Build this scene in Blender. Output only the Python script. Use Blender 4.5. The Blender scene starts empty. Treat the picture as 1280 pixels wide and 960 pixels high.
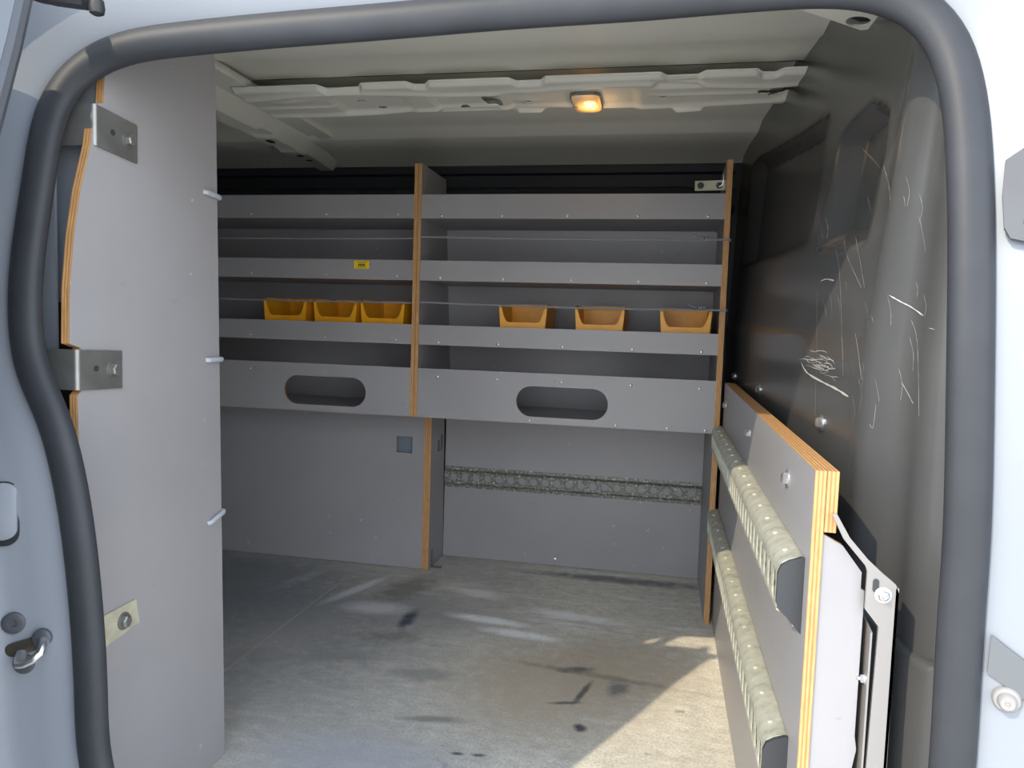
import bpy, bmesh, math, random
from mathutils import Vector, Matrix
random.seed(7)
S = bpy.context.scene
COL = S.collection

# ------------------------------------------------------------------ camera
cam_d = bpy.data.cameras.new('camera')
cam = bpy.data.objects.new('camera', cam_d)
COL.objects.link(cam)
_dY = Vector((190, -65, 940)).normalized()
_dX = Vector((4700, 220, -940)); _dX = (_dX - _dX.dot(_dY) * _dY).normalized()
_dZ = -_dY.cross(_dX)
if _dZ.y > 0: _dZ = -_dZ
right = Vector((_dX.x, _dY.x, _dZ.x)); up = -Vector((_dX.y, _dY.y, _dZ.y)); fwd = Vector((_dX.z, _dY.z, _dZ.z))
CAMZ = 0.79
M = Matrix((right, up, -fwd)).transposed().to_4x4()
M.translation = Vector((0, 0, CAMZ))
cam.matrix_world = M
cam_d.sensor_width = 36.0
cam_d.lens = 940 / 1280 * 36.0
cam_d.clip_start = 0.02
S.camera = cam

# ------------------------------------------------------------------ world, sun, exposure
SUN_DIR = Vector((0.70, 0.97, -1.0))
W = bpy.data.worlds.new('sky'); S.world = W; W.use_nodes = True
nt = W.node_tree; nt.nodes.clear()
o_ = nt.nodes.new('ShaderNodeOutputWorld'); b_ = nt.nodes.new('ShaderNodeBackground')
tc_ = nt.nodes.new('ShaderNodeTexCoord'); sx_ = nt.nodes.new('ShaderNodeSeparateXYZ'); nt.links.new(tc_.outputs['Generated'], sx_.inputs[0])
cr_ = nt.nodes.new('ShaderNodeValToRGB'); nt.links.new(sx_.outputs['Z'], cr_.inputs[0])
_e = cr_.color_ramp.elements
_e[0].position = 0.0; _e[0].color = (1.0, 1.02, 1.06, 1)
_e[1].position = 0.95; _e[1].color = (0.22, 0.34, 0.62, 1)
_m = _e.new(0.45); _m.color = (0.93, 1.02, 1.13, 1)
nt.links.new(cr_.outputs[0], b_.inputs[0]); nt.links.new(b_.outputs[0], o_.inputs[0])
b_.inputs['Strength'].default_value = 2.5
sun_d = bpy.data.lights.new('sun', 'SUN'); sun_d.energy = 2.3; sun_d.angle = math.radians(0.53); sun_d.color = (1.0, 0.86, 0.64)
sun = bpy.data.objects.new('sun', sun_d); COL.objects.link(sun)
sun.rotation_euler = SUN_DIR.to_track_quat('-Z', 'Y').to_euler(); sun.location = (-6, -8, 9)
S.view_settings.view_transform = 'Standard'; S.view_settings.look = 'None'
S.view_settings.gamma = 1.0; S.view_settings.use_curve_mapping = False
S.view_settings.exposure = 0.60
try:
    S.cycles.max_bounces = 10; S.cycles.diffuse_bounces = 6
except Exception: pass

# ------------------------------------------------------------------ materials
MATS = {}
def nodes(name):
    m = bpy.data.materials.new(name); m.use_nodes = True
    t = m.node_tree; p = t.nodes['Principled BSDF']
    return m, t, p
def N(t, kind, **kw):
    n = t.nodes.new(kind)
    for k, v in kw.items():
        if k in n.inputs: n.inputs[k].default_value = v
        else: setattr(n, k, v)
    return n
def ramp(t, src, stops):
    r = t.nodes.new('ShaderNodeValToRGB')
    e = r.color_ramp.elements
    while len(e) < len(stops): e.new(0.5)
    for i, (pos, c) in enumerate(stops):
        e[i].position = pos; e[i].color = (*c, 1) if len(c) == 3 else c
    t.links.new(src, r.inputs[0]); return r
def mix(t, fac, a, b, mode='MIX'):
    m = t.nodes.new('ShaderNodeMix'); m.data_type = 'RGBA'; m.blend_type = mode
    for sock, v in ((m.inputs[0], fac), (m.inputs[6], a), (m.inputs[7], b)):
        if hasattr(v, 'links') or hasattr(v, 'is_linked'): t.links.new(v, sock)
        elif isinstance(v, tuple): sock.default_value = (*v, 1) if len(v) == 3 else v
        else: sock.default_value = v
    return m.outputs[2]
def simple(name, col, rough=0.5, metal=0.0, var=0.0, scale=8.0, coat=0.0, bump=0.0, bscale=200, spec=0.5):
    m, t, p = nodes(name)
    p.inputs['Base Color'].default_value = (*col, 1); p.inputs['Roughness'].default_value = rough
    p.inputs['Metallic'].default_value = metal; p.inputs['Coat Weight'].default_value = coat
    p.inputs['Specular IOR Level'].default_value = spec
    p.inputs['Coat Roughness'].default_value = 0.08
    tc = N(t, 'ShaderNodeTexCoord')
    if var > 0:
        n = N(t, 'ShaderNodeTexNoise', Scale=scale, Detail=6.0, Roughness=0.6); t.links.new(tc.outputs['Object'], n.inputs['Vector'])
        lo = tuple(c * (1 - var) for c in col); hi = tuple(min(1, c * (1 + var)) for c in col)
        r = ramp(t, n.outputs[0], [(0.3, lo), (0.7, hi)]); t.links.new(r.outputs[0], p.inputs['Base Color'])
    if bump > 0:
        n2 = N(t, 'ShaderNodeTexNoise', Scale=float(bscale), Detail=3.0); t.links.new(tc.outputs['Object'], n2.inputs['Vector'])
        bn = N(t, 'ShaderNodeBump', Strength=bump, Distance=0.002); t.links.new(n2.outputs[0], bn.inputs['Height']); t.links.new(bn.outputs[0], p.inputs['Normal'])
    MATS[name] = m; return m

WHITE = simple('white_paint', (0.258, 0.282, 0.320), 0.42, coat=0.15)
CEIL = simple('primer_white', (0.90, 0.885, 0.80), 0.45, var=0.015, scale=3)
RUBBER = simple('seal_rubber', (0.036, 0.039, 0.045), 0.5, var=0.12, scale=14, bump=0.08, bscale=120, spec=0.32)
BLACKRUB = simple('black_rubber', (0.02, 0.021, 0.024), 0.5)
DARKWALL = simple('dark_painted_steel', (0.030, 0.034, 0.044), 0.5, var=0.1, scale=3)
DARKGREY = simple('dark_grey_steel', (0.075, 0.08, 0.09), 0.45, var=0.1)
STEEL = simple('bright_steel', (0.62, 0.63, 0.63), 0.28, metal=0.9)
DULLSTEEL = simple('grey_steel', (0.27, 0.27, 0.26), 0.42, metal=0.75, var=0.15, scale=20)
YELLOW = simple('yellow_plastic', (0.80, 0.36, 0.010), 0.42, var=0.10, scale=25)
CORD = simple('grey_cord', (0.22, 0.23, 0.25), 0.6)
LOOP = simple('pale_cord', (0.40, 0.42, 0.47), 0.55)
BLACKPL = simple('end_cap_plastic', (0.035, 0.037, 0.042), 0.45)
LABELY = simple('yellow_label', (0.85, 0.62, 0.01), 0.5)
INK = simple('black_print', (0.02, 0.02, 0.02), 0.6)
GREYBAND = simple('grey_rubber_pad', (0.13, 0.14, 0.15), 0.55)
SCRATCH = simple('white_scratch', (0.50, 0.50, 0.46), 0.7)
SEATMET = simple('beige_grey_steel', (0.30, 0.285, 0.275), 0.42, metal=0.35)
TARN = simple('tarnished_plate', (0.50, 0.48, 0.36), 0.45, metal=0.25, var=0.18, scale=45)

def board_material():
    m, t, p = nodes('grey_film_board')
    tc = N(t, 'ShaderNodeTexCoord')
    n = N(t, 'ShaderNodeTexNoise', Scale=2.5, Detail=5.0, Roughness=0.55); t.links.new(tc.outputs['Object'], n.inputs['Vector'])
    base = ramp(t, n.outputs[0], [(0.3, (0.28, 0.274, 0.284)), (0.7, (0.33, 0.322, 0.330))])
    # small pale nicks and dark scuffs
    v = N(t, 'ShaderNodeTexNoise', Scale=38.0, Detail=2.0); t.links.new(tc.outputs['Object'], v.inputs['Vector'])
    nick = ramp(t, v.outputs[0], [(0.755, (0, 0, 0)), (0.775, (1, 1, 1))])
    c1 = mix(t, nick.outputs[0], base.outputs[0], (0.42, 0.42, 0.44))
    mp = N(t, 'ShaderNodeMapping'); mp.inputs['Scale'].default_value = (9, 9, 22); mp.inputs['Location'].default_value = (3.1, 1.7, 8.2)
    t.links.new(tc.outputs['Object'], mp.inputs['Vector'])
    w = N(t, 'ShaderNodeTexNoise', Scale=1.6, Detail=4.0, Roughness=0.7); t.links.new(mp.outputs[0], w.inputs['Vector'])
    scuff = ramp(t, w.outputs[0], [(0.68, (0, 0, 0)), (0.78, (0.55, 0.55, 0.55))])
    c2 = mix(t, scuff.outputs[0], c1, (0.13, 0.13, 0.145))
    t.links.new(c2, p.inputs['Base Color'])
    rr = ramp(t, n.outputs[0], [(0.3, (0.36,) * 3), (0.7, (0.46,) * 3)]); t.links.new(rr.outputs[0], p.inputs['Roughness'])
    return m
BOARD = board_material()

def ply(axis):
    m, t, p = nodes('plywood_edge_' + axis.lower())
    tc = N(t, 'ShaderNodeTexCoord'); sp = N(t, 'ShaderNodeSeparateXYZ'); t.links.new(tc.outputs['Object'], sp.inputs[0])
    mu = N(t, 'ShaderNodeMath', operation='MULTIPLY'); mu.inputs[1].default_value = 2 * math.pi / 0.0042; t.links.new(sp.outputs[axis], mu.inputs[0])
    si = N(t, 'ShaderNodeMath', operation='SINE'); t.links.new(mu.outputs[0], si.inputs[0])
    mr = N(t, 'ShaderNodeMapRange'); mr.inputs[1].default_value = -1; mr.inputs[2].default_value = 1; t.links.new(si.outputs[0], mr.inputs[0])
    r = ramp(t, mr.outputs[0], [(0.25, (0.42, 0.205, 0.075)), (0.6, (0.62, 0.345, 0.135))])
    mp = N(t, 'ShaderNodeMapping'); sc = [40, 40, 40]; sc['XYZ'.index(axis)] = 260; mp.inputs['Scale'].default_value = sc
    t.links.new(tc.outputs['Object'], mp.inputs['Vector'])
    n = N(t, 'ShaderNodeTexNoise', Scale=1.0, Detail=4.0, Roughness=0.7); t.links.new(mp.outputs[0], n.inputs['Vector'])
    g = ramp(t, n.outputs[0], [(0.3, (0.72,) * 3), (0.65, (1.05,) * 3)])
    c = mix(t, 1.0, r.outputs[0], g.outputs[0], 'MULTIPLY'); t.links.new(c, p.inputs['Base Color'])
    p.inputs['Roughness'].default_value = 0.6
    return m
PLY = {a: ply(a) for a in 'XYZ'}

def galv():
    m, t, p = nodes('worn_galvanised_steel')
    tc = N(t, 'ShaderNodeTexCoord')
    n = N(t, 'ShaderNodeTexNoise', Scale=42.0, Detail=6.0, Roughness=0.62); t.links.new(tc.outputs['Object'], n.inputs['Vector'])
    r = ramp(t, n.outputs[0], [(0.28, (0.30, 0.30, 0.25)), (0.45, (0.47, 0.47, 0.385)), (0.62, (0.55, 0.55, 0.455)), (0.75, (0.70, 0.70, 0.60))])
    t.links.new(r.outputs[0], p.inputs['Base Color']); p.inputs['Metallic'].default_value = 0.25
    rr = ramp(t, n.outputs[0], [(0.3, (0.6,) * 3), (0.7, (0.35,) * 3)]); t.links.new(rr.outputs[0], p.inputs['Roughness'])
    b = N(t, 'ShaderNodeBump', Strength=0.12, Distance=0.001); t.links.new(n.outputs[0], b.inputs['Height']); t.links.new(b.outputs[0], p.inputs['Normal'])
    return m
GALV = galv()
def worn_rail():
    m, t, p = nodes('grimy_galvanised_steel')
    tc = N(t, 'ShaderNodeTexCoord')
    n = N(t, 'ShaderNodeTexNoise', Scale=130.0, Detail=3.0, Roughness=0.6); t.links.new(tc.outputs['Object'], n.inputs['Vector'])
    r = ramp(t, n.outputs[0], [(0.34, (0.10, 0.10, 0.088)), (0.50, (0.17, 0.17, 0.15)), (0.62, (0.30, 0.30, 0.265)), (0.72, (0.75, 0.75, 0.68))])
    t.links.new(r.outputs[0], p.inputs['Base Color']); p.inputs['Metallic'].default_value = 0.2; p.inputs['Roughness'].default_value = 0.45
    return m
WORN = worn_rail()

FLOOR_MARKS = [(-0.22, 1.60, 0.34, 0.34, 0.0, (0.50, 0.41, 0.29), 0.75), (-0.05, 1.75, 0.25, 0.25, 0.0, (0.50, 0.41, 0.29), 0.6), (-0.95, 1.75, 0.6, 0.6, 0.0, (0.26, 0.265, 0.27), 0.75), (-0.52, 1.22, 0.3, 0.15, 0.0, (0.42, 0.44, 0.48), 0.6), (-0.638, 1.88, 0.030, 0.10, 0.05, (0.06, 0.07, 0.10), 0.95), (-0.64, 1.76, 0.12, 0.05, 0.2, (0.20, 0.19, 0.17), 0.6), (-0.165, 1.695, 0.06, 0.022, 0.35, (0.07, 0.08, 0.09), 0.8), (-0.138, 1.59, 0.012, 0.085, -0.25, (0.10, 0.10, 0.10), 0.9),
          (-0.17, 1.535, 0.05, 0.010, 0.3, (0.10, 0.10, 0.10), 0.8), (-0.064, 1.63, 0.035, 0.06, -0.2, (0.14, 0.15, 0.16), 0.75), (-0.128, 1.443, 0.020, 0.022, 0.4, (0.06, 0.065, 0.08), 0.95), (-0.12, 1.68, 0.30, 0.02, -0.12, (0.24, 0.21, 0.16), 0.6),
          (-0.72, 2.10, 0.09, 0.20, -0.3, (0.20, 0.19, 0.17), 0.7), (-0.43, 1.93, 0.16, 0.035, -0.1, (0.95, 0.95, 0.92), 0.9), (-0.33, 1.86, 0.15, 0.035, -0.1, (0.95, 0.95, 0.92), 0.9), (-0.2, 2.02, 0.2, 0.04, -0.15, (0.95, 0.95, 0.92), 0.7), (-0.5, 2.12, 0.12, 0.05, -0.2, (0.9, 0.9, 0.88), 0.6),
          (-0.86, 2.05, 0.03, 0.20, -0.35, (0.75, 0.76, 0.78), 0.8), (-1.06, 2.08, 0.04, 0.16, -0.3, (0.7, 0.72, 0.74), 0.6), (-0.75, 1.93, 0.14, 0.07, 0.1, (0.78, 0.78, 0.80), 0.6), (-0.1, 2.36, 0.45, 0.05, 0.0, (0.16, 0.16, 0.16), 0.8), (-1.2, 1.95, 0.45, 0.5, 0.0, (0.20, 0.22, 0.25), 0.75),
          (-0.42, 1.40, 0.10, 0.02, 0.2, (0.25, 0.24, 0.21), 0.8), (-0.30, 1.30, 0.02, 0.008, 0.2, (0.1, 0.1, 0.1), 0.9), (-0.34, 1.295, 0.02, 0.008, 0.1, (0.1, 0.1, 0.1), 0.9), (-0.5, 1.58, 0.12, 0.05, 0.2, (0.30, 0.30, 0.27), 0.7), (-0.72, 1.62, 0.16, 0.05, 0.2, (0.30, 0.30, 0.28), 0.6)]
def floor_material():
    m, t, p = nodes('worn_load_floor')
    tc = N(t, 'ShaderNodeTexCoord')
    def noise(scale, sc=(1, 1, 1), loc=(0, 0, 0), det=6.0, ro=0.6):
        mp = N(t, 'ShaderNodeMapping'); mp.inputs['Scale'].default_value = sc; mp.inputs['Location'].default_value = loc
        t.links.new(tc.outputs['Object'], mp.inputs['Vector'])
        n = N(t, 'ShaderNodeTexNoise', Scale=scale, Detail=det, Roughness=ro); t.links.new(mp.outputs[0], n.inputs['Vector']); return n.outputs[0]
    base = ramp(t, noise(1.6), [(0.3, (0.60, 0.575, 0.50)), (0.7, (0.84, 0.79, 0.67))]).outputs[0]
    fine = ramp(t, noise(190, det=3), [(0.28, (0.74,) * 3), (0.72, (1.16,) * 3)]).outputs[0]
    c = mix(t, 1.0, base, fine, 'MULTIPLY')
    mid = ramp(t, noise(26, (1, 1.6, 1), det=5, ro=0.7), [(0.3, (0.78,) * 3), (0.7, (1.14,) * 3)]).outputs[0]
    c = mix(t, 1.0, c, mid, 'MULTIPLY')
    # chalky wipe marks, stretched along the van, towards the far side
    sp = N(t, 'ShaderNodeSeparateXYZ'); t.links.new(tc.outputs['Object'], sp.inputs[0])
    far = ramp(t, sp.outputs['Y'], [(0.0, (0, 0, 0)), (1.0, (1, 1, 1))])
    mr = N(t, 'ShaderNodeMapRange'); mr.inputs[1].default_value = 1.7; mr.inputs[2].default_value = 2.05; t.links.new(sp.outputs['Y'], mr.inputs[0])
    chalk = ramp(t, noise(2.2, (1.6, 7, 1), (4.3, 1.2, 0), 7, 0.68), [(0.53, (0, 0, 0)), (0.70, (0.85,) * 3)]).outputs[0]
    ch = mix(t, 1.0, chalk, mr.outputs[0], 'MULTIPLY')
    c = mix(t, ch, c, (0.92, 0.92, 0.89))
    # darker, bluish tone on the far left half
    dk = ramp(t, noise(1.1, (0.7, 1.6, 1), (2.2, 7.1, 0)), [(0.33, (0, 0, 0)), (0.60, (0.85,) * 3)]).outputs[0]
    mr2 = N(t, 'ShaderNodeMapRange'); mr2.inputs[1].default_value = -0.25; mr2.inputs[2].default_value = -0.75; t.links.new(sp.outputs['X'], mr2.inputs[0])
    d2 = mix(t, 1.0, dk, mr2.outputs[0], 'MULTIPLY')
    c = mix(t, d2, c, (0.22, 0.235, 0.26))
    # small dark scuffs
    sc = ramp(t, noise(9, (1, 1.4, 1), (9.4, 3.1, 0), 3, 0.5), [(0.70, (0, 0, 0)), (0.76, (0.75,) * 3)]).outputs[0]
    c = mix(t, sc, c, (0.085, 0.085, 0.09))
    # individual oil smears, scuffs and broad darker areas, each an ellipse broken up by noise
    brk = noise(30, (1, 1, 1), (5, 2, 0), 4, 0.7)
    for sx, sy, rx, ry, ang, col_, amt in FLOOR_MARKS:
        mp = N(t, 'ShaderNodeMapping'); mp.vector_type = 'TEXTURE'; mp.inputs['Location'].default_value = (sx, sy, 0); mp.inputs['Rotation'].default_value = (0, 0, ang); mp.inputs['Scale'].default_value = (rx, ry, 1)
        t.links.new(tc.outputs['Object'], mp.inputs['Vector'])
        g = N(t, 'ShaderNodeTexGradient', gradient_type='SPHERICAL'); t.links.new(mp.outputs[0], g.inputs[0])
        mm = N(t, 'ShaderNodeMath', operation='MULTIPLY'); t.links.new(g.outputs[1], mm.inputs[0]); t.links.new(brk, mm.inputs[1])
        rr_ = ramp(t, mm.outputs[0], [(0.06, (0, 0, 0)), (0.34, (amt,) * 3)])
        c = mix(t, rr_.outputs[0], c, col_)
    # seam between two floor sheets
    ab = N(t, 'ShaderNodeMath', operation='ADD'); ab.inputs[1].default_value = 0.932; t.links.new(sp.outputs['X'], ab.inputs[0])
    aa = N(t, 'ShaderNodeMath', operation='ABSOLUTE'); t.links.new(ab.outputs[0], aa.inputs[0])
    sm = ramp(t, aa.outputs[0], [(0.0, (0.75,) * 3), (0.0022, (0.75,) * 3)]); e_ = sm.color_ramp.elements.new(0.0030); e_.color = (0, 0, 0, 1)
    c = mix(t, sm.outputs[0], c, (0.46, 0.44, 0.38))
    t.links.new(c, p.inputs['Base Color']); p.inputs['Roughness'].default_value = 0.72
    b = N(t, 'ShaderNodeBump', Strength=0.35, Distance=0.003); t.links.new(noise(150, det=4), b.inputs['Height']); t.links.new(b.outputs[0], p.inputs['Normal'])
    return m
FLOOR = floor_material()

def bulk_material():
    m, t, p = nodes('black_moulded_plastic')
    tc = N(t, 'ShaderNodeTexCoord')
    n = N(t, 'ShaderNodeTexNoise', Scale=6.0, Detail=6.0, Roughness=0.65); t.links.new(tc.outputs['Object'], n.inputs['Vector'])
    p.inputs['Specular IOR Level'].default_value = 0.42
    r = ramp(t, n.outputs[0], [(0.3, (0.066, 0.068, 0.070)), (0.75, (0.082, 0.082, 0.080))])
    # fine pale rub marks
    mp = N(t, 'ShaderNodeMapping'); mp.inputs['Scale'].default_value = (60, 60, 5); mp.inputs['Rotation'].default_value = (0.5, 0, 0)
    t.links.new(tc.outputs['Object'], mp.inputs['Vector'])
    w = N(t, 'ShaderNodeTexNoise', Scale=1.0, Detail=3.0); t.links.new(mp.outputs[0], w.inputs['Vector'])
    k = ramp(t, w.outputs[0], [(0.74, (0, 0, 0)), (0.9, (0.05,) * 3)])
    c = mix(t, k.outputs[0], r.outputs[0], (0.22, 0.22, 0.20)); t.links.new(c, p.inputs['Base Color'])
    rr = ramp(t, n.outputs[0], [(0.3, (0.26,) * 3), (0.7, (0.27,) * 3)]); t.links.new(rr.outputs[0], p.inputs['Roughness'])
    return m
BULK = bulk_material()

def lens_material():
    m, t, p = nodes('amber_lit_lens')
    tc = N(t, 'ShaderNodeTexCoord')
    mp = N(t, 'ShaderNodeMapping'); mp.inputs['Scale'].default_value = (23, 14, 18); mp.inputs['Location'].default_value = (-0.25, 0.0, 0)
    t.links.new(tc.outputs['Object'], mp.inputs['Vector'])
    g = N(t, 'ShaderNodeTexGradient', gradient_type='SPHERICAL'); t.links.new(mp.outputs[0], g.inputs[0])
    r = ramp(t, g.outputs[0], [(0.0, (0.16, 0.10, 0.05)), (0.30, (0.75, 0.30, 0.05)), (0.75, (1.0, 0.60, 0.18))])
    p.inputs['Base Color'].default_value = (0.55, 0.42, 0.30, 1); p.inputs['Roughness'].default_value = 0.15
    t.links.new(r.outputs[0], p.inputs['Emission Color']); p.inputs['Emission Strength'].default_value = 0.85
    return m
LENS = lens_material()
GROUND = simple('pale_concrete', (0.60, 0.565, 0.48), 0.85, var=0.15, scale=2)

# ------------------------------------------------------------------ helpers
def finish(name, bm, mats, parent=None, smooth=False, recalc=True, doubles=0):
    if doubles: bmesh.ops.remove_doubles(bm, verts=bm.verts, dist=doubles)
    if recalc: bmesh.ops.recalc_face_normals(bm, faces=bm.faces)
    me = bpy.data.meshes.new(name)
    if parent is not None:
        off = Vector(parent.get('_w', (0, 0, 0)))
        for v in bm.verts: v.co -= off
    bm.to_mesh(me); bm.free()
    for m in (mats if isinstance(mats, (list, tuple)) else [mats]): me.materials.append(m)
    if smooth:
        for p in me.polygons: p.use_smooth = True
        if smooth != 'all':
            try: me.set_sharp_from_angle(angle=math.radians(smooth if not isinstance(smooth, bool) else 35))
            except Exception: pass
    o = bpy.data.objects.new(name, me); COL.objects.link(o)
    if parent is not None:
        o.parent = parent; o['_w'] = list(parent.get('_w', (0, 0, 0)))
    return o
def thing(name, label, cat, loc=(0, 0, 0), group=None):
    o = bpy.data.objects.new(name, None); COL.objects.link(o); o.location = loc; o.empty_display_size = 0.05
    o['_w'] = list(loc); o['label'] = label; o['category'] = cat
    if group: o['group'] = group
    return o
def tag(o, label, cat, group=None):
    o['label'] = label; o['category'] = cat
    if group: o['group'] = group
    return o
def struct(o): o['kind'] = 'structure'; return o

def box(bm, x0, x1, y0, y1, z0, z1, mi=0):
    vs = [bm.verts.new((x, y, z)) for x in (x0, x1) for y in (y0, y1) for z in (z0, z1)]
    for idx in ((0, 1, 3, 2), (4, 6, 7, 5), (0, 4, 5, 1), (2, 3, 7, 6), (0, 2, 6, 4), (1, 5, 7, 3)):
        f = bm.faces.new([vs[i] for i in idx]); f.material_index = mi
    return vs
def bevel_all(bm, w, seg=2):
    bmesh.ops.bevel(bm, geom=list(bm.edges), offset=w, segments=seg, affect='EDGES', profile=0.5, clamp_overlap=True)
def slab(bm, O, u, v, n, th, outer, holes=(), edge_mi=1, face_mi=0):
    """flat board: outline (and holes) in the u,v plane at O, extruded by th along n; cut edges get edge_mi"""
    O, u, v, n = Vector(O), Vector(u), Vector(v), Vector(n)
    loops = []
    edges = []
    for lp in [outer] + list(holes):
        vs = [bm.verts.new(O + u * a + v * b) for a, b in lp]
        es = [bm.edges.new((vs[i], vs[(i + 1) % len(vs)])) for i in range(len(vs))]
        loops.append(vs); edges += es
    if holes:
        r = bmesh.ops.triangle_fill(bm, edges=edges, use_beauty=True, use_dissolve=False)
        faces = [g for g in r['geom'] if isinstance(g, bmesh.types.BMFace)]
    else:
        faces = [bm.faces.new(loops[0])]
    for f in faces: f.material_index = face_mi
    mp = {}
    for vs in loops:
        for vv in vs: mp[vv] = bm.verts.new(vv.co + n * th)
    for f in faces:
        g = bm.faces.new([mp[a] for a in reversed(f.verts)]); g.material_index = face_mi
    for vs in loops:
        for i in range(len(vs)):
            a, b = vs[i], vs[(i + 1) % len(vs)]
            g = bm.faces.new([a, b, mp[b], mp[a]]); g.material_index = edge_mi
def rrect(a0, a1, b0, b1, r, seg=8):
    pts = []
    for cx, cy, t0 in ((a1 - r, b0 + r, -90), (a1 - r, b1 - r, 0), (a0 + r, b1 - r, 90), (a0 + r, b0 + r, 180)):
        for k in range(seg + 1):
            t = math.radians(t0 + 90 * k / seg); pts.append((cx + r * math.cos(t), cy + r * math.sin(t)))
    return pts
def circle(cx, cy, r, n=16): return [(cx + r * math.cos(2 * math.pi * k / n), cy + r * math.sin(2 * math.pi * k / n)) for k in range(n)]
def tube(bm, pts, r, n=10, closed=False, caps=True, mi=0):
    pts = [Vector(p) for p in pts]; k = len(pts); rings = []
    ref = None
    for i, p in enumerate(pts):
        a = pts[i - 1] if (closed or i > 0) else p; b = pts[(i + 1) % k] if (closed or i < k - 1) else p
        d = (b - a).normalized()
        if ref is None:
            ref = d.orthogonal().normalized()
        ref = (ref - d * ref.dot(d)).normalized(); s = d.cross(ref)
        rr = r[i] if isinstance(r, (list, tuple)) else r
        rings.append([bm.verts.new(p + (ref * math.cos(2 * math.pi * j / n) + s * math.sin(2 * math.pi * j / n)) * rr) for j in range(n)])
    for i in range(k if closed else k - 1):
        A, B = rings[i], rings[(i + 1) % k]
        for j in range(n):
            f = bm.faces.new([A[j], A[(j + 1) % n], B[(j + 1) % n], B[j]]); f.material_index = mi
    if caps and not closed:
        bm.faces.new(list(reversed(rings[0]))); bm.faces.new(rings[-1])
def lathe(bm, O, axis, prof, n=20, mi=0):
    """profile of (radius, height along axis)"""
    O, axis = Vector(O), Vector(axis).normalized(); a = axis.orthogonal().normalized(); b = axis.cross(a); rings = []
    for r, h in prof:
        rings.append([bm.verts.new(O + axis * h + (a * math.cos(2 * math.pi * j / n) + b * math.sin(2 * math.pi * j / n)) * max(r, 1e-5)) for j in range(n)])
    for i in range(len(rings) - 1):
        for j in range(n):
            f = bm.faces.new([rings[i][j], rings[i][(j + 1) % n], rings[i + 1][(j + 1) % n], rings[i + 1][j]]); f.material_index = mi
    bm.faces.new(list(reversed(rings[0]))); bm.faces.new(rings[-1])
def bolt_bm(O, axis, r=0.007, stud=True):
    """washer, hexagonal head and threaded end in one bolt"""
    bm = bmesh.new()
    lathe(bm, O, axis, [(r * 1.35, -0.001), (r * 1.35, 0.0015)], 20)
    lathe(bm, O, axis, [(r * 0.95, 0.0015), (r * 0.95, r * 0.75), (r * 0.75, r * 0.95)], 6)
    if stud: lathe(bm, O, axis, [(r * 0.45, r * 0.95), (r * 0.45, r * 1.5), (r * 0.3, r * 1.65)], 12)
    return bm
def screw_bm(O, axis, r=0.0042):
    bm = bmesh.new(); lathe(bm, O, axis, [(r, -0.0006), (r, 0.0006), (r * 0.7, 0.0016), (r * 0.25, 0.002)], 12); return bm
def copies(first, spots, mesh_origin):
    """further copies of a small part; spots are world positions"""
    for s in spots:
        c = first.copy(); COL.objects.link(c)
        c.location = Vector(first.location) + Vector(s) - Vector(mesh_origin)

def lerp_table(tab, x):
    if x <= tab[0][0]: return tab[0][1]
    for (a, va), (b, vb) in zip(tab, tab[1:]):
        if x <= b:
            t = (x - a) / (b - a); return va + (vb - va) * t
    return tab[-1][1]
def sst(e0, e1, x):
    t = min(1, max(0, (x - e0) / (e1 - e0))); return t * t * (3 - 2 * t)

# ------------------------------------------------------------------ the setting
bm = bmesh.new(); box(bm, -14, 14, -16, 0.95, -0.62, -0.60)
g = struct(finish('ground', bm, GROUND))

bm = bmesh.new(); box(bm, -2.35, 0.40, 0.87, 2.55, -0.03, 0.0); box(bm, -1.2, 0.30, 0.80, 0.87, -0.03, 0.0)
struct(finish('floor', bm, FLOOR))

# back wall of the van: dark painted body side with a pressed rail near the roof
bm = bmesh.new(); box(bm, -2.35, 0.45, 2.535, 2.56, -0.03, 1.45)
slab(bm, (-2.3, 2.535, 0), (0, -1, 0), (0, 0, 1), (1, 0, 0), 2.5, [(0, 1.17), (0.06, 1.19), (0.075, 1.22), (0.06, 1.245), (0, 1.262)], edge_mi=0)
slab(bm, (-2.3, 2.535, 0), (0, -1, 0), (0, 0, 1), (1, 0, 0), 2.5, [(0, 1.30), (0.018, 1.305), (0.018, 1.325), (0, 1.33)], edge_mi=0)
struct(finish('wall_back', bm, DARKWALL))
bm = bmesh.new(); box(bm, -2.37, -2.35, 0.8, 2.55, -0.03, 1.45)
struct(finish('wall_left', bm, DARKWALL))

# opening outline (x, z) of the sliding-door aperture, seal centre line, counter-clockwise seen from outside
def ys(z): return 0.80 + (0.30 * (z - 0.6) ** 2 if z > 0.6 else 0.0)
PX = [(118, 960), (114, 860), (108, 760), (95, 640), (72, 530), (46, 480), (33, 430), (31, 370), (37, 300), (47, 240), (60, 150), (70, 125), (87, 98), (110, 80), (150, 60), (220, 50), (320, 40), (480, 27), (640, 13), (800, 2), (960, -12), (1060, -17), (1110, -9), (1144, 5), (1172, 27), (1191, 60), (1204, 110), (1210, 166), (1214, 285), (1213, 420), (1211, 560), (1208, 680), (1199, 800), (1190, 960)]
def unproject(px, py, yfun):
    d = Vector((px - 640, py - 480, 940)); r = Vector((d.dot(_dX), d.dot(_dY), d.dot(_dZ)))
    Y = 0.8
    for _ in range(12):
        z = CAMZ + r.z * Y / r.y; Y = yfun(z)
    return (r.x * Y / r.y, z)
raw = [unproject(px, py, ys) for px, py in PX]
raw = [(-0.640, -0.02), (-0.645, 0.09)] + raw + [(0.300, 0.12), (0.300, -0.02)]
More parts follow.
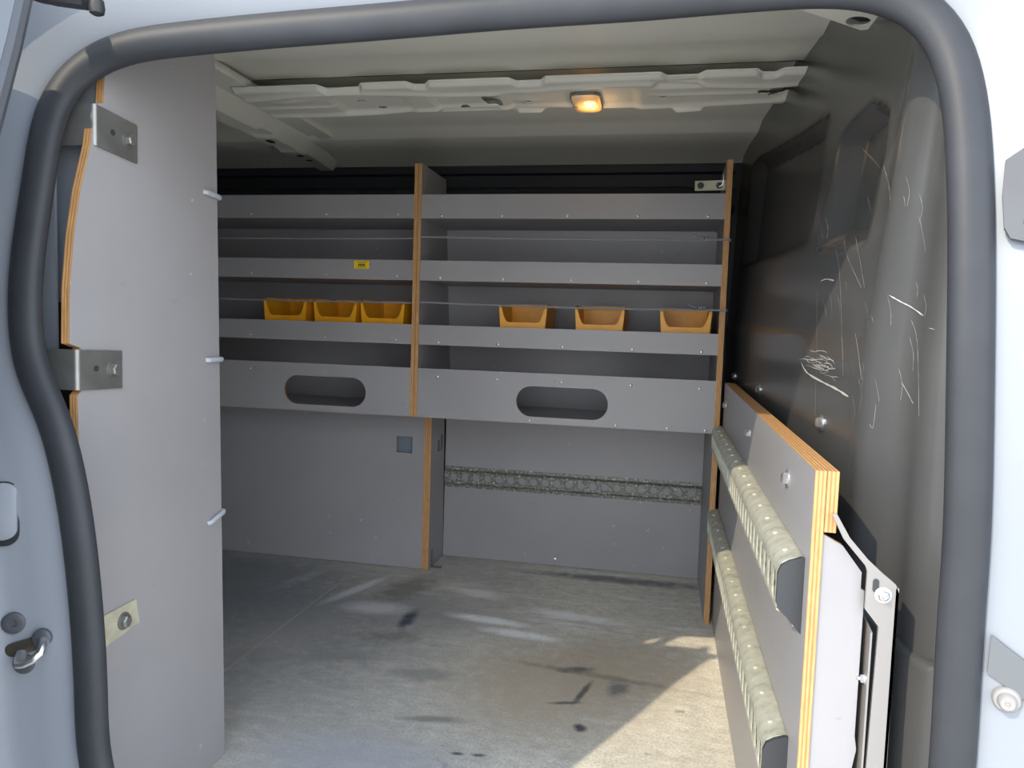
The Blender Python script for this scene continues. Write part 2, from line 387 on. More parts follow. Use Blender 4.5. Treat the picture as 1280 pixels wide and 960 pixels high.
def resample(pts, step):
    # Catmull-Rom then uniform steps
    out = []
    for i in range(len(pts) - 1):
        p0, p1, p2, p3 = pts[max(i - 1, 0)], pts[i], pts[i + 1], pts[min(i + 2, len(pts) - 1)]
        for k in range(12):
            t = k / 12
            out.append(tuple(0.5 * ((2 * p1[c]) + (-p0[c] + p2[c]) * t + (2 * p0[c] - 5 * p1[c] + 4 * p2[c] - p3[c]) * t * t + (-p0[c] + 3 * p1[c] - 3 * p2[c] + p3[c]) * t ** 3) for c in (0, 1)))
    out.append(pts[-1])
    res = [out[0]]; acc = 0
    for a, b in zip(out, out[1:]):
        acc += math.dist(a, b)
        if acc >= step: res.append(b); acc = 0
    res.append(out[-1]); return res
OUT = resample(raw, 0.012)
def smooth_pts(p, n):
    for _ in range(n):
        p = [p[0]] + [tuple((p[i - 1][c] + 2 * p[i][c] + p[i + 1][c]) / 4 for c in (0, 1)) for i in range(1, len(p) - 1)] + [p[-1]]
    return p
OUT = smooth_pts(OUT, 10)
# normals (outward from the aperture)
NRM = []
for i in range(len(OUT)):
    a = OUT[max(i - 1, 0)]; b = OUT[min(i + 1, len(OUT) - 1)]
    d = Vector((b[0] - a[0], b[1] - a[1])).normalized(); NRM.append(Vector((-d.y, d.x)))
cx, cz = -0.22, 0.55
if sum(n.dot(Vector((p[0] - cx, p[1] - cz))) for n, p in zip(NRM, OUT)) < 0: NRM = [-n for n in NRM]
for _ in range(12):
    NRM = [NRM[0]] + [((NRM[i - 1] + 2 * NRM[i] + NRM[i + 1]) / 4).normalized() for i in range(1, len(NRM) - 1)] + [NRM[-1]]

# door seal: tube with a flattened lip, one continuous rubber profile
bm = bmesh.new()
prof = []
for k in range(16):
    t = 2 * math.pi * k / 16; prof.append((0.0212 * math.cos(t), 0.016 * math.sin(t)))
rings = []
for (x, z), n in zip(OUT, NRM):
    rings.append([bm.verts.new((x + n.x * a, ys(z) + b, z + n.y * a)) for a, b in prof])
for A, B in zip(rings, rings[1:]):
    for j in range(16): bm.faces.new([A[j], A[(j + 1) % 16], B[(j + 1) % 16], B[j]])
bm.faces.new(rings[0]); bm.faces.new(list(reversed(rings[-1])))
tag(finish('door_seal', bm, RUBBER, smooth=60), 'dark grey rubber seal running all round the side door opening', 'door seal')

# white body side with the jamb rolled out of the opening
def body_ring(off, dy):
    return [(x + n.x * off, ys(z) + dy, z + n.y * off) for (x, z), n in zip(OUT, NRM)]
bm = bmesh.new()
offs = [(0.014, 0.012), (0.012, 0.008), (0.010, 0.004), (0.024, -0.002), (0.034, -0.008), (0.06, -0.016), (0.085, -0.024), (0.100, -0.036), (0.108, -0.055), (0.125, -0.063), (0.16, -0.065)]
R = [[bm.verts.new(p) for p in body_ring(o, d)] for o, d in offs]
last = []
for (x, z), n in zip(OUT, NRM):
    # project outwards on to the big panel outline
    dx, dz = x - cx, z - cz
    t = min((2.15 / abs(dx)) if dx < 0 else (1.6 / max(dx, 1e-6)), (0.905 / dz) if dz > 0 else (1.0 / max(-dz, 1e-6)))
    X, Z = cx + dx * t, cz + dz * t
    last.append(bm.verts.new((X, ys(z) - 0.065, max(Z, -0.42))))
R.append(last)
for A, B in zip(R, R[1:]):
    for i in range(len(A) - 1): bm.faces.new([A[i], A[i + 1], B[i + 1], B[i]])
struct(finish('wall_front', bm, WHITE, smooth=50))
# sill below the opening
bm = bmesh.new(); box(bm, -0.72, 0.40, 0.74, 0.84, -0.42, -0.031)
bevel_all(bm, 0.008)
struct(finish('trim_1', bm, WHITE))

# inner pillar behind the left seal, with a square cut-out
bm = bmesh.new()
slab(bm, (0, 0.872, 0), (1, 0, 0), (0, 0, 1), (0, 1, 0), 0.004, [(-1.05, -0.02), (-0.7645, -0.02), (-0.7645, 0.66), (-0.80, 0.66), (-0.80, 1.22), (-1.05, 1.22)], [], edge_mi=0)
slab(bm, (0, 0.905, 0), (1, 0, 0), (0, 0, 1), (0, 1, 0), 0.004, [(-0.87, 0.805), (-0.7645, 0.805), (-0.7645, 1.25), (-0.87, 1.25)], [], edge_mi=0)
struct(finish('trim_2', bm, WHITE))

# ceiling: near roof skin, channel over the beam, far roof skin rolling down to the wall
bm = bmesh.new()
cp = [(0.90, 1.37), (1.0, 1.388), (1.3, 1.392), (1.58, 1.391), (1.62, 1.386), (1.66, 1.394), (1.74, 1.398), (1.788, 1.394), (1.7885, 1.43), (1.86, 1.43), (1.92, 1.40), (2.00, 1.390), (2.19, 1.385), (2.225, 1.383), (2.265, 1.366), (2.28, 1.363), (2.42, 1.360), (2.50, 1.348), (2.535, 1.335)]
xs = [-2.36 + 0.138 * k for k in range(21)]
grid = [[bm.verts.new((x, y, z)) for y, z in cp] for x in xs]
for a, b in zip(grid, grid[1:]):
    for j in range(len(cp) - 1): bm.faces.new([a[j], b[j], b[j + 1], a[j + 1]])
box(bm, -2.40, 0.43, 0.70, 2.57, 1.445, 1.46)
struct(finish('ceiling', bm, CEIL, smooth=25))

# bulkhead: a moulded black liner, flat with two recesses, turning towards the door as a fluted column
PATH = [(2.60, 0.198), (2.1, 0.203), (1.6, 0.212), (1.2, 0.224), (1.05, 0.230), (0.985, 0.234), (0.960, 0.2375), (0.940, 0.252), (0.924, 0.268), (0.912, 0.275), (0.892, 0.279), (0.880, 0.284), (0.868, 0.298), (0.856, 0.312), (0.842, 0.332), (0.836, 0.345)]
def path_pts(n):
    pts = [(y, x) for y, x in PATH]
    r = resample(pts, 0.004); return r
def inpoly_dist(p, poly):
    """signed distance, positive inside"""
    d = 1e9; ins = False; k = len(poly)
    for i in range(k):
        a, b = poly[i], poly[(i + 1) % k]
        ax, ay, bx, by = *a, *b
        t = max(0, min(1, ((p[0] - ax) * (bx - ax) + (p[1] - ay) * (by - ay)) / ((bx - ax) ** 2 + (by - ay) ** 2)))
        d = min(d, math.hypot(p[0] - ax - t * (bx - ax), p[1] - ay - t * (by - ay)))
        if (ay > p[1]) != (by > p[1]) and p[0] < (bx - ax) * (p[1] - ay) / (by - ay) + ax: ins = not ins
    return d if ins else -d
REC = [[(2.26, 1.275), (1.43, 1.17), (1.45, 0.955), (2.28, 0.985)], [(1.27, 1.105), (1.13, 1.105), (1.06, 1.075), (1.05, 0.915), (1.29, 0.935)]]
def bulk_x(y, x, z):
    k = min(1, max(0, (2.5 - y) / 0.8))
    lean = (z - 0.75) * (0.035 + 0.075 * k) if z > 0.75 else 0
    if y < 1.0: lean *= max(0.25, 1 - (1.0 - y) * 6)
    d = 0
    for poly in REC:
        if 0.85 < z < 1.35 and 0.95 < y < 2.4: d = max(d, 0.028 * sst(-0.006, 0.014, inpoly_dist((y, z), poly)))
    rib = 0.006 * math.exp(-((z - 0.80) / 0.02) ** 2) * sst(1.2, 1.4, y)
    return x + lean + d - rib
def bulk_at(y, z):
    t = sorted([(yy, xx) for yy, xx in PATH]); return bulk_x(y, lerp_table(t, y), z)
bm = bmesh.new()
pp = []
_prev = None
for y, x in path_pts(0):
    if _prev is None or math.hypot(y - _prev[0], x - _prev[1]) >= (0.012 if y > 1.0 else 0.005): pp.append((y, x)); _prev = (y, x)
zs = [-0.03 + 0.0105 * k for k in range(140)]
G = []
for y, x in pp:
    G.append([bm.verts.new((bulk_x(y, x, z), y + max(0, z - 0.95) * 0.50 * (1 - sst(0.84, 0.93, y)), z)) for z in zs])
for a, b in zip(G, G[1:]):
    for j in range(len(zs) - 1): bm.faces.new([a[j], b[j], b[j + 1], a[j + 1]])
bulk = struct(finish('wall_right', bm, BULK, smooth=60))
# closing panel behind the column, out of sight, so that no daylight leaks past the liner
bm = bmesh.new(); box(bm, 0.40, 0.42, 0.90, 2.56, -0.03, 1.45)
struct(finish('trim_3', bm, DARKWALL))

# scratches rubbed through the liner
def on_bulk(px, py):
    d = Vector((px - 640, py - 480, 940)); r = Vector((d.dot(_dX), d.dot(_dY), d.dot(_dZ)))
    lo, hi = 0.7, 2.6
    f = lambda Y: r.x * Y / r.y - bulk_at(Y, CAMZ + r.z * Y / r.y)
    for _ in range(40):
        m = (lo + hi) / 2
        if f(m) > 0: hi = m
        else: lo = m
    return Vector((r.x * lo / r.y, lo, CAMZ + r.z * lo / r.y))
SCR = [([(1112, 369), (1128, 378), (1140, 384), (1156, 395)], 2.6), ([(1054, 293), (1060, 320), (1078, 360)], 0.8), ([(1044, 306), (1050, 335), (1053, 400), (1055, 470)], 0.8),
       ([(1068, 175), (1088, 195), (1106, 215)], 1.0), ([(1105, 205), (1112, 230), (1114, 250)], 1.0), ([(1062, 215), (1060, 240), (1056, 262)], 1.2),
       ([(1070, 415), (1074, 440), (1078, 475)], 0.9), ([(1096, 505), (1092, 535), (1088, 530)], 0.8), ([(1128, 478), (1136, 492), (1143, 505)], 1.2),
       ([(1140, 400), (1148, 430), (1150, 520)], 0.6), ([(1022, 360), (1022, 420), (1020, 520)], 0.7), ([(1050, 312), (1058, 300)], 1.2),
       ([(1002, 452), (1010, 466), (1030, 478), (1046, 486), (1062, 496)], 4.5), ([(1026, 352), (1034, 349), (1044, 351)], 3.0), ([(1162, 410), (1170, 412)], 1.0), ([(1068, 290), (1075, 320), (1082, 360)], .7), ([(1085, 245), (1090, 265)], .8)]
_r = random.Random(11)
for _ in range(34):      # the dense rubbed patch and the thin drag marks around it
    u = _r.random(); x0, y0 = 1001 + 34 * u + _r.uniform(-3, 3), 442 + 26 * u * _r.random() + _r.uniform(-6, 12)
    SCR.append(([(x0, y0), (x0 + _r.uniform(4, 9), y0 + _r.uniform(-1, 6)), (x0 + _r.uniform(9, 16), y0 + _r.uniform(0, 10))], _r.uniform(0.7, 1.6)))
for _ in range(26):
    x0, y0 = _r.uniform(1020, 1160), _r.uniform(200, 520); l = _r.uniform(8, 45)
    SCR.append(([(x0, y0), (x0 + l * 0.12, y0 + l * 0.5), (x0 + l * 0.22 * _r.random(), y0 + l)], _r.uniform(0.25, 0.5)))
bm = bmesh.new()
for pts, w in SCR:
    dense = resample(pts, 3.0)
    Ls = []
    for i, (a, b) in enumerate(dense):
        p = on_bulk(a, b); q = on_bulk(a + 1, b + 0.6)
        q2 = on_bulk(a + 0.5, b + 1)
        nrm = (q - p).cross(q2 - p).normalized()
        if nrm.dot(Vector((0, 0, CAMZ)) - p) < 0: nrm = -nrm
        a2 = dense[min(i + 1, len(dense) - 1)]; a1 = dense[max(i - 1, 0)]
        t = (on_bulk(*a2) - on_bulk(*a1)).normalized(); s = nrm.cross(t)
        hw = w * 0.00042 * (0.35 + random.random() * 0.65) * (1 if 0 < i < len(dense) - 1 else 0.2)
        Ls.append((p + nrm * 0.0012 + s * hw, p + nrm * 0.0012 - s * hw))
    V = [(bm.verts.new(a), bm.verts.new(b)) for a, b in Ls]
    for A, B in zip(V, V[1:]): bm.faces.new([A[0], B[0], B[1], A[1]])
finish('scratch_marks', bm, SCRATCH, parent=bulk)

# ------------------------------------------------------------------ roof beams
def rb(x, y, x0, x1, y0, y1, s=0.012):
    """soft rounded-box mask"""
    return sst(x0 - s, x0 + s, x) * (1 - sst(x1 - s, x1 + s, x)) * sst(y0 - s, y0 + s, y) * (1 - sst(y1 - s, y1 + s, y))
BX0, BX1, BY0, BY1 = -1.085, 0.30, 1.735, 1.985
NOTCH = [(-0.335, 0.045), (0.015, 0.05), (-0.80, 0.06), (0.20, 0.03), (-0.60, 0.03)]
def beam_y0(x): 
    y = BY0 + 0.02 * (x - 0.3) * -0.3
    for c, w in NOTCH: y += 0.024 * sst(w, w - 0.02, abs(x - c))
    return y
HOLES = [(-0.450, 1.890, 0.024, 0.030), (-0.55, 1.85, 0.012, 0.005), (-0.53, 1.925, 0.012, 0.005), (-0.79, 1.87, 0.011, 0.006), (-0.755, 1.925, 0.011, 0.006), (-0.93, 1.90, 0.014, 0.007), (-0.36, 1.90, 0.008, 0.006), (0.20, 1.86, 0.013, 0.007), (-0.03, 1.885, 0.007, 0.005)]
def beam_z(x, y):
    z = 1.352
    z += 0.008 * rb(x, y, -0.41, -0.09, 1.815, 1.965, 0.014)           # flat seat of the lamp
    z += 0.007 * rb(x, y, -0.86, -0.67, 1.83, 1.945, 0.012)
    z += 0.007 * rb(x, y, -0.60, -0.44, 1.83, 1.955, 0.010)
    z -= 0.006 * math.exp(-((y - (1.80 - 0.02 * math.sin((x + .3) * 9))) / 0.012) ** 2)   # long stiffening beads
    z -= 0.007 * math.exp(-((y - (1.945 + 0.014 * math.sin((x + .32) * 7.5))) / 0.013) ** 2)
    z -= 0.004 * math.exp(-((y - 1.865) / 0.009) ** 2) * sst(-0.08, 0.0, x)
    z -= 0.004 * math.exp(-((y - 1.885) / 0.008) ** 2) * (1 - sst(-0.90, -0.84, x))
    z += 0.010 * rb(x, y, -0.045, 0.06, 1.775, 1.815, 0.012) - 0.012 * rb(x, y, 0.0, 0.07, 1.955, 1.978, 0.008) - 0.012 * rb(x, y, -0.40, -0.33, 1.955, 1.978, 0.008)
    z -= 0.006 * math.exp(-(((x + 0.36) / 0.03) ** 2 + ((y - 1.90) / 0.022) ** 2))
    z -= 0.007 * math.exp(-(((x + 0.98) / 0.05) ** 2 + ((y - 1.83) / 0.02) ** 2))
    z += 0.035 * sst(1.962, 1.990, y)                                   # far flange steps up to the skin
    z += 0.010 * (1 - sst(beam_y0(x), beam_y0(x) + 0.02, y))
    z += 0.02 * sst(0.21, 0.29, x) * rb(x, y, 0.1, 0.5, 1.83, 1.93, 0.02)
    return z
bm = bmesh.new(); nx, ny = 420, 72
V = []
for i in range(nx + 1):
    x = BX0 + (BX1 - BX0) * i / nx; col_ = []
    for j in range(ny + 1):
        y0 = beam_y0(x); y = y0 + (BY1 + 0.012 - y0) * j / ny
        col_.append(bm.verts.new((x, y, beam_z(x, y))))
    V.append(col_)
for i in range(nx):
    for j in range(ny):
        c = (V[i][j].co + V[i + 1][j + 1].co) / 2
        if any(((c.x - hx) / ha) ** 4 + ((c.y - hy) / hb) ** 4 < 1 for hx, hy, ha, hb in HOLES): continue
        if c.x > 0.215 and 1.845 < c.y < 1.895 + (c.x - 0.215) * 0.2: continue
        bm.faces.new([V[i][j], V[i + 1][j], V[i + 1][j + 1], V[i][j + 1]])
beam = finish('roof_beam', bm, CEIL, smooth='all')
md = beam.modifiers.new('thickness', 'SOLIDIFY'); md.thickness = 0.002; md.offset = 1
tag(beam, 'white pressed-steel roof beam with embossed dents, running across under the roof and carrying the lamp', 'roof beam')
bm = bmesh.new()
box(bm, -1.09, 0.30, 1.80, 1.90, 1.422, 1.425)  # dark sheet added above the beam to stand for shade in its holes
finish('shade_strip', bm, DARKWALL, parent=beam)

# hat-shaped side rail at the left end of the beam
prof = [(-1.290, 1.388), (-1.262, 1.386), (-1.238, 1.338), (-1.228, 1.331), (-1.170, 1.331), (-1.160, 1.338), (-1.132, 1.372), (-1.100, 1.374), (-1.096, 1.366), (-1.050, 1.368), (-1.046, 1.386)]
bm = bmesh.new(); rows = []
ysr = [1.25 + 0.0085 * k for k in range(150)]
for y in ysr:
    f = sst(2.36, 2.52, y)
    r = []
    for k, (x, z) in enumerate(prof):
        w = 1 - 0.25 * f; xx = -1.165 + (x + 1.165) * w
        zz = z
        if k in (3, 4): zz += 0.010 * rb(xx, y, -1.4, -1.0, 2.02, 2.10, 0.01) - 0.006 * rb(xx, y, -1.4, -1.0, 2.25, 2.31, 0.012)
        r.append(bm.verts.new((xx, y, zz - 0.012 * f)))
    rows.append(r)
for a, b in zip(rows, rows[1:]):
    for j in range(len(prof) - 1): bm.faces.new([a[j], b[j], b[j + 1], a[j + 1]])
rail_side = finish('roof_rail', bm, CEIL, smooth=30)
md = rail_side.modifiers.new('thickness', 'SOLIDIFY'); md.thickness = 0.002; md.offset = 1
tag(rail_side, 'white hat-shaped roof rail running front to back at the left, meeting the roof beam', 'roof rail')
for y, ln in ((2.14, 0.035), (2.33, 0.028), (2.40, 0.02)):
    bm = bmesh.new()
    slab(bm, (-1.199, y, 1.3285), (1, 0, 0), (0, 1, 0), (0, 0, 1), 0.0015, rrect(-0.010, 0.010, -ln / 2, ln / 2, 0.006, 4), edge_mi=0)
    finish('slot', bm, DARKWALL, parent=rail_side)

# white gusset with a round hole where the roof meets the bulkhead, above the door corner
bm = bmesh.new()
def on_z(px, py, z):
    d = Vector((px - 640, py - 480, 940)); r = Vector((d.dot(_dX), d.dot(_dY), d.dot(_dZ))); return r * ((z - CAMZ) / r.z)
_g = [on_z(px, py, 1.25) for px, py in ((985, 6), (1012, 16), (1056, 31), (1076, 38), (1090, 36), (1112, 26), (1128, 0), (1120, -30), (985, -30))]
_h = [on_z(1073 + 16 * math.cos(k * .3927), 27 + 6.5 * math.sin(k * .3927), 1.25) for k in range(16)]
slab(bm, (0, 0, 1.25), (1, 0, 0), (0, 1, 0), (0, 0, 1), 0.003, [(p.x, p.y) for p in _g], [[(p.x, p.y) for p in _h]], edge_mi=0)
slab(bm, (0, 0, 1.262), (1, 0, 0), (0, 1, 0), (0, 0, 1), 0.003, [(p.x, p.y) for p in _g], edge_mi=1, face_mi=1)  # black plate added over the hole so its inside looks shaded
struct(finish('trim_4', bm, [CEIL, BLACKPL]))

# interior lamp
lamp = thing('interior_lamp', 'small oblong interior lamp glowing amber, set in the roof beam', 'lamp', (-0.214, 1.91, 1.355))
bm = bmesh.new()
slab(bm, (0, 0, 1.345), (1, 0, 0), (0, 1, 0), (0, 0, 1), 0.024, rrect(-0.251, -0.177, 1.846, 1.974, 0.020), [rrect(-0.2485, -0.1795, 1.8485, 1.9715, 0.018)], edge_mi=0)
finish('housing', bm, DULLSTEEL, parent=lamp)
bm = bmesh.new()
outl = rrect(-0.2480, -0.1800, 1.8490, 1.9710, 0.018); top = [bm.verts.new((x, y, 1.366)) for x, y in outl]
prev = top
for sc, z in ((1.0, 1.345), (0.96, 1.339), (0.85, 1.3355), (0.5, 1.334)):
    cur = [bm.verts.new((-0.214 + (x + 0.214) * sc, 1.91 + (y - 1.91) * sc, z)) for x, y in outl]
    for i in range(len(cur)): bm.faces.new([prev[i], prev[(i + 1) % len(cur)], cur[(i + 1) % len(cur)], cur[i]])
    prev = cur
bm.faces.new(prev)
l = finish('lens', bm, LENS, parent=lamp, smooth=50); l['label'] = 'ribbed amber lens lit from inside'
bm = bmesh.new(); lathe(bm, (-0.240, 1.91, 1.338), (0, 0, -1), [(0.004, 0), (0.004, 0.003), (0.002, 0.004)], 12)
finish('switch', bm, DULLSTEEL, parent=lamp)
lamp.location.z += 0.0065
pl_d = bpy.data.lights.new('lamp_bulb', 'POINT'); pl_d.energy = 0.12; pl_d.color = (1.0, 0.62, 0.25); pl_d.shadow_soft_size = 0.02
pl = bpy.data.objects.new('lamp_bulb', pl_d); COL.objects.link(pl); pl.parent = lamp; pl.location = (0.01, 0, -0.035)

# ------------------------------------------------------------------ shelving along the far wall
def back_y(z): return 2.305 + (1.24 - z) * 0.165
XD = -0.7005
FASC = [(0.523, 0.664), (0.733, 0.789), (0.916, 0.972), (1.091, 1.157)]
def stadium(x0, x1, z0, z1): return rrect(x0, x1, z0, z1, (z1 - z0) / 2 - 1e-4, 12)
def shelving(name, label, x0, x1, panels, slot, screws):
    t = thing(name, label, 'shelving unit', ((x0 + x1) / 2, 2.2, 0.52))
    for (px0, px1, zb) in panels:
        bm = bmesh.new()
        pts = [(2.068, zb), (2.068, 1.243), (back_y(1.243), 1.243), (back_y(zb), zb)]
        slab(bm, (px0, 0, 0), (0, 1, 0), (0, 0, 1), (1, 0, 0), px1 - px0, pts)
        finish('side_panel', bm, [BOARD, PLY['X']], parent=t)
    bm = bmesh.new()
    pts = [(back_y(z), z) for z in (0.52, 1.135)]
    slab(bm, (x0, 0, 0), (0, 1, 0), (0, 0, 1), (1, 0, 0), x1 - x0, [(back_y(0.525) , 0.525), (back_y(1.135), 1.135), (back_y(1.135) + 0.006, 1.135), (back_y(0.525) + 0.006, 0.525)], edge_mi=0)
    finish('back_panel', bm, BOARD, parent=t)
    for k, (z0, z1) in enumerate(FASC):
        bm = bmesh.new()
        slab(bm, (0, 2.0785, z0), (1, 0, 0), (0, 1, 0), (0, 0, 1), 0.009, [(x0, 0), (x1, 0), (x1, back_y(z0 + 0.009) - 2.0785), (x0, back_y(z0 + 0.009) - 2.0785)])
        finish('shelf', bm, [BOARD, PLY['Z']], parent=t)
        bm = bmesh.new()
        slab(bm, (0, 2.0705, 0), (1, 0, 0), (0, 0, 1), (0, 1, 0), 0.0079, [(x0, z0 - 0.001), (x1, z0 - 0.001), (x1, z1), (x0, z1)], [stadium(*slot)] if k == 0 else [])
        f = finish('front_lip', bm, [BOARD, PLY['Y']], parent=t)
        if k == 0: f['label'] = 'deep front board with a long rounded grip slot'
        if screws:
            zz = z0 + 0.007 if k else z0 + 0.118
            xs_ = [x0 + (x1 - x0) * q for q in ((0.07, 0.29, 0.52, 0.74, 0.955) if k == 2 else (0.07, 0.28, 0.50, 0.73, 0.95))]
            s0 = finish('screw', screw_bm((xs_[0], 2.0705, zz), (0, -1, 0)), STEEL, parent=f, smooth=40)
            copies(s0, [(xx, 2.0705, zz) for xx in xs_[1:]], (xs_[0], 2.0705, zz))
            if k == 0:
                copies(s0, [(xx, 2.0705, z0 + 0.006) for xx in (-0.36, -0.12, 0.02, 0.12)], (xs_[0], 2.0705, zz))
        else:
            s0 = finish('screw', screw_bm((-1.22, 2.0705, z0 + 0.010 if k else z0 + 0.118), (0, -1, 0), 0.003), STEEL, parent=f, smooth=40)
            copies(s0, [(-0.98, 2.0705, z0 + 0.010 if k else z0 + 0.118), (-0.76, 2.0705, z0 + 0.010 if k else z0 + 0.118)], (-1.22, 2.0705, z0 + 0.010 if k else z0 + 0.118))
    return t
uL = shelving('shelving_unit', 'grey plywood shelving unit left of the double divider, with a yellow label on one lip', -1.66, -0.7115, [(-1.67, -1.66, 0.523), (-0.7115, -0.7012, 0.523)], (-1.109, -0.849, 0.541, 0.627), False)
uR = shelving('shelving_unit', 'grey plywood shelving unit right of the double divider, beside the black bulkhead', -0.690, 0.142, [(-0.7002, -0.690, 0.523), (0.142, 0.1565, 0.0)], (-0.399, -0.142, 0.541, 0.627), True)

lb = None
bm = bmesh.new(); slab(bm, (0, 2.0690, 0), (1, 0, 0), (0, 0, 1), (0, 1, 0), 0.0012, rrect(-0.891, -0.845, 0.9455, 0.9685, 0.002, 3), edge_mi=0)
lab = finish('label_sticker', bm, LABELY, parent=uL); lab['label'] = 'small yellow sticker with tiny black print'
bm = bmesh.new()
box(bm, -0.883, -0.851, 2.0685, 2.0689, 0.9635, 0.9650)
for k in range(5): box(bm, -0.878 + k * 0.0045, -0.875 + k * 0.0045, 2.0685, 2.0689, 0.9525, 0.9600)
box(bm, -0.883, -0.853, 2.0685, 2.0689, 0.9490, 0.9500)
finish('print', bm, INK, parent=lab)

# thin steel plate screwed across at the top right of the shelving
pt = thing('steel_plate', 'narrow tarnished steel plate with two bolts at the top right of the shelving', 'bracket', (0.10, 2.10, 1.18))
bm = bmesh.new(); slab(bm, (0, 2.095, 0), (1, 0, 0), (0, 0, 1), (0, 1, 0), 0.003, [(0.063, 1.168), (0.1415, 1.170), (0.1415, 1.196), (0.063, 1.194)], edge_mi=0)
finish('plate', bm, TARN, parent=pt)
for x in (0.078, 0.126): finish('bolt', bolt_bm((x, 2.095, 1.182), (0, -1, 0), 0.0065), DARKGREY, parent=pt, smooth=30)
bm = bmesh.new(); tube(bm, [(0.126, 2.088, 1.178), (0.134, 2.084, 1.182), (0.136, 2.084, 1.20), (0.134, 2.084, 1.207)], 0.0022, 8); finish('hook', bm, STEEL, parent=pt, smooth=True)

# lower left box over the wheel arch
wb = thing('wheel_arch_box', 'grey plywood box front below the left shelving with a small square hole', 'box', (-1.2, 2.285, 0.0))
bm = bmesh.new(); slab(bm, (0, 2.278, 0), (1, 0, 0), (0, 0, 1), (0, 1, 0), 0.009, [(-1.70, 0.002), (-0.7335, 0.002), (-0.7335, 0.522), (-1.70, 0.522)], [[(-0.826, 0.377), (-0.773, 0.377), (-0.773, 0.430), (-0.826, 0.430)]])
finish('front_board', bm, [BOARD, PLY['Y']], parent=wb)
bm = bmesh.new(); slab(bm, (-0.7330, 0, 0), (0, 1, 0), (0, 0, 1), (1, 0, 0), 0.0115, [(2.277, 0.002), (2.277, 0.522), (back_y(.522), 0.522), (2.452, 0.002)])
finish('side_board', bm, [BOARD, PLY['X']], parent=wb)
bm = bmesh.new(); box(bm, -0.85, -0.745, 2.30, 2.304, 0.36, 0.45); finish('inner_plate', bm, simple('blue_grey_paint', (0.16, 0.20, 0.24), 0.4), parent=wb)
bm = bmesh.new()
box(bm, -1.6, -0.75, 2.30, 2.40, 0.002, 0.02)
finish('base_batten', bm, BOARD, parent=wb)

# lined recess below the right shelving
rc = thing('recess_lining', 'grey plywood lining of the open recess below the right shelving', 'lining', (-0.28, 2.45, 0.0))
bm = bmesh.new(); slab(bm, (0, 2.441, 0), (1, 0, 0), (0, 0, 1), (0, 1, 0), 0.009, [(-0.7095, 0.002), (0.1415, 0.002), (0.1415, 0.52), (-0.7095, 0.52)], edge_mi=0)
finish('back_board', bm, BOARD, parent=rc)
bm = bmesh.new(); slab(bm, (-0.7210, 0, 0), (0, 1, 0), (0, 0, 1), (1, 0, 0), 0.0112, [(2.277, 0.002), (2.277, 0.522), (2.42, 0.522), (2.440, 0.002)])
finish('side_board', bm, [BOARD, PLY['X']], parent=rc)
s0 = finish('screw', screw_bm((-0.322, 2.441, 0.022), (0, -1, 0), 0.006), STEEL, parent=rc, smooth=40)
bm = bmesh.new(); box(bm, -0.7096, -0.7082, 2.352, 2.395, 0.375, 0.378); box(bm, -0.7096, -0.7070, 2.385, 2.395, 0.378, 0.425); box(bm, -0.7096, -0.7080, 2.352, 2.364, 0.378, 0.412)
finish('catch', bm, DARKGREY, parent=rc)
bm = bmesh.new(); box(bm, -0.7096, -0.7076, 2.30, 2.316, 0.003, 0.060); box(bm, -0.7096, -0.675, 2.30, 2.316, 0.003, 0.0055)
finish('corner_bracket', bm, DULLSTEEL, parent=rc)

# ------------------------------------------------------------------ perforated lashing rails
RAILPROF = [(-0.5, 0.06), (-0.36, 0.10), (-0.33, 0.50), (-0.30, 0.62), (-0.26, 0.50), (-0.24, 0.34)]
def rail(name, label, O, u, n, length, h, d, pitch, hr, group, first_hole=0.02, cap=False):
    """O lower-left start of the centre line, u along, n out of the board; z is up"""
    u, n, zz = Vector(u), Vector(n), Vector((0, 0, 1))
    t = thing(name, label, 'lashing rail', O, group)
    Ov = Vector(O)
    nh = int((length - first_hole * 1.2) / pitch)
    bm = bmesh.new()
    hh = h * 0.26
    holes = [circle(first_hole + pitch * (k + 0.3), 0.0, hr, 14) for k in range(nh) if first_hole + pitch * (k + 0.3) + hr < length - 0.003]
    slab(bm, Ov + n * (d * 0.55), u, zz, n, -0.0025, [(0, -hh), (length, -hh), (length, hh), (0, hh)], holes, edge_mi=0)
    finish('hole_strip', bm, WORN, parent=t)
    for sgn, nm in ((1, 'upper_bead'), (-1, 'lower_bead')):
        bm = bmesh.new()
        pr_ = [(a * h * -sgn, b * d) for a, b in RAILPROF]
        pr2 = pr_ + [(a + (0.0018 * sgn), b - 0.003) for a, b in reversed(pr_)]
        pr2 = pr_ + [(pr_[-1][0], 0.0), (pr_[0][0], 0.0)]
        A = [bm.verts.new(Ov + zz * a + n * b) for a, b in pr2]; B = [bm.verts.new(Ov + u * length + zz * a + n * b) for a, b in pr2]
        for i in range(len(A)): bm.faces.new([A[i], A[(i + 1) % len(A)], B[(i + 1) % len(A)], B[i]])
        bm.faces.new(A); bm.faces.new(list(reversed(B)))
        finish(nm, bm, WORN, parent=t, smooth=40)
    return t
rail('lashing_rail', 'long perforated steel lashing rail with round holes across the recess at the back', (-0.708, 2.4405, 0.278), (1, 0, 0), (0, -1, 0), 0.848, 0.072, 0.016, 0.0392, 0.0125, None)

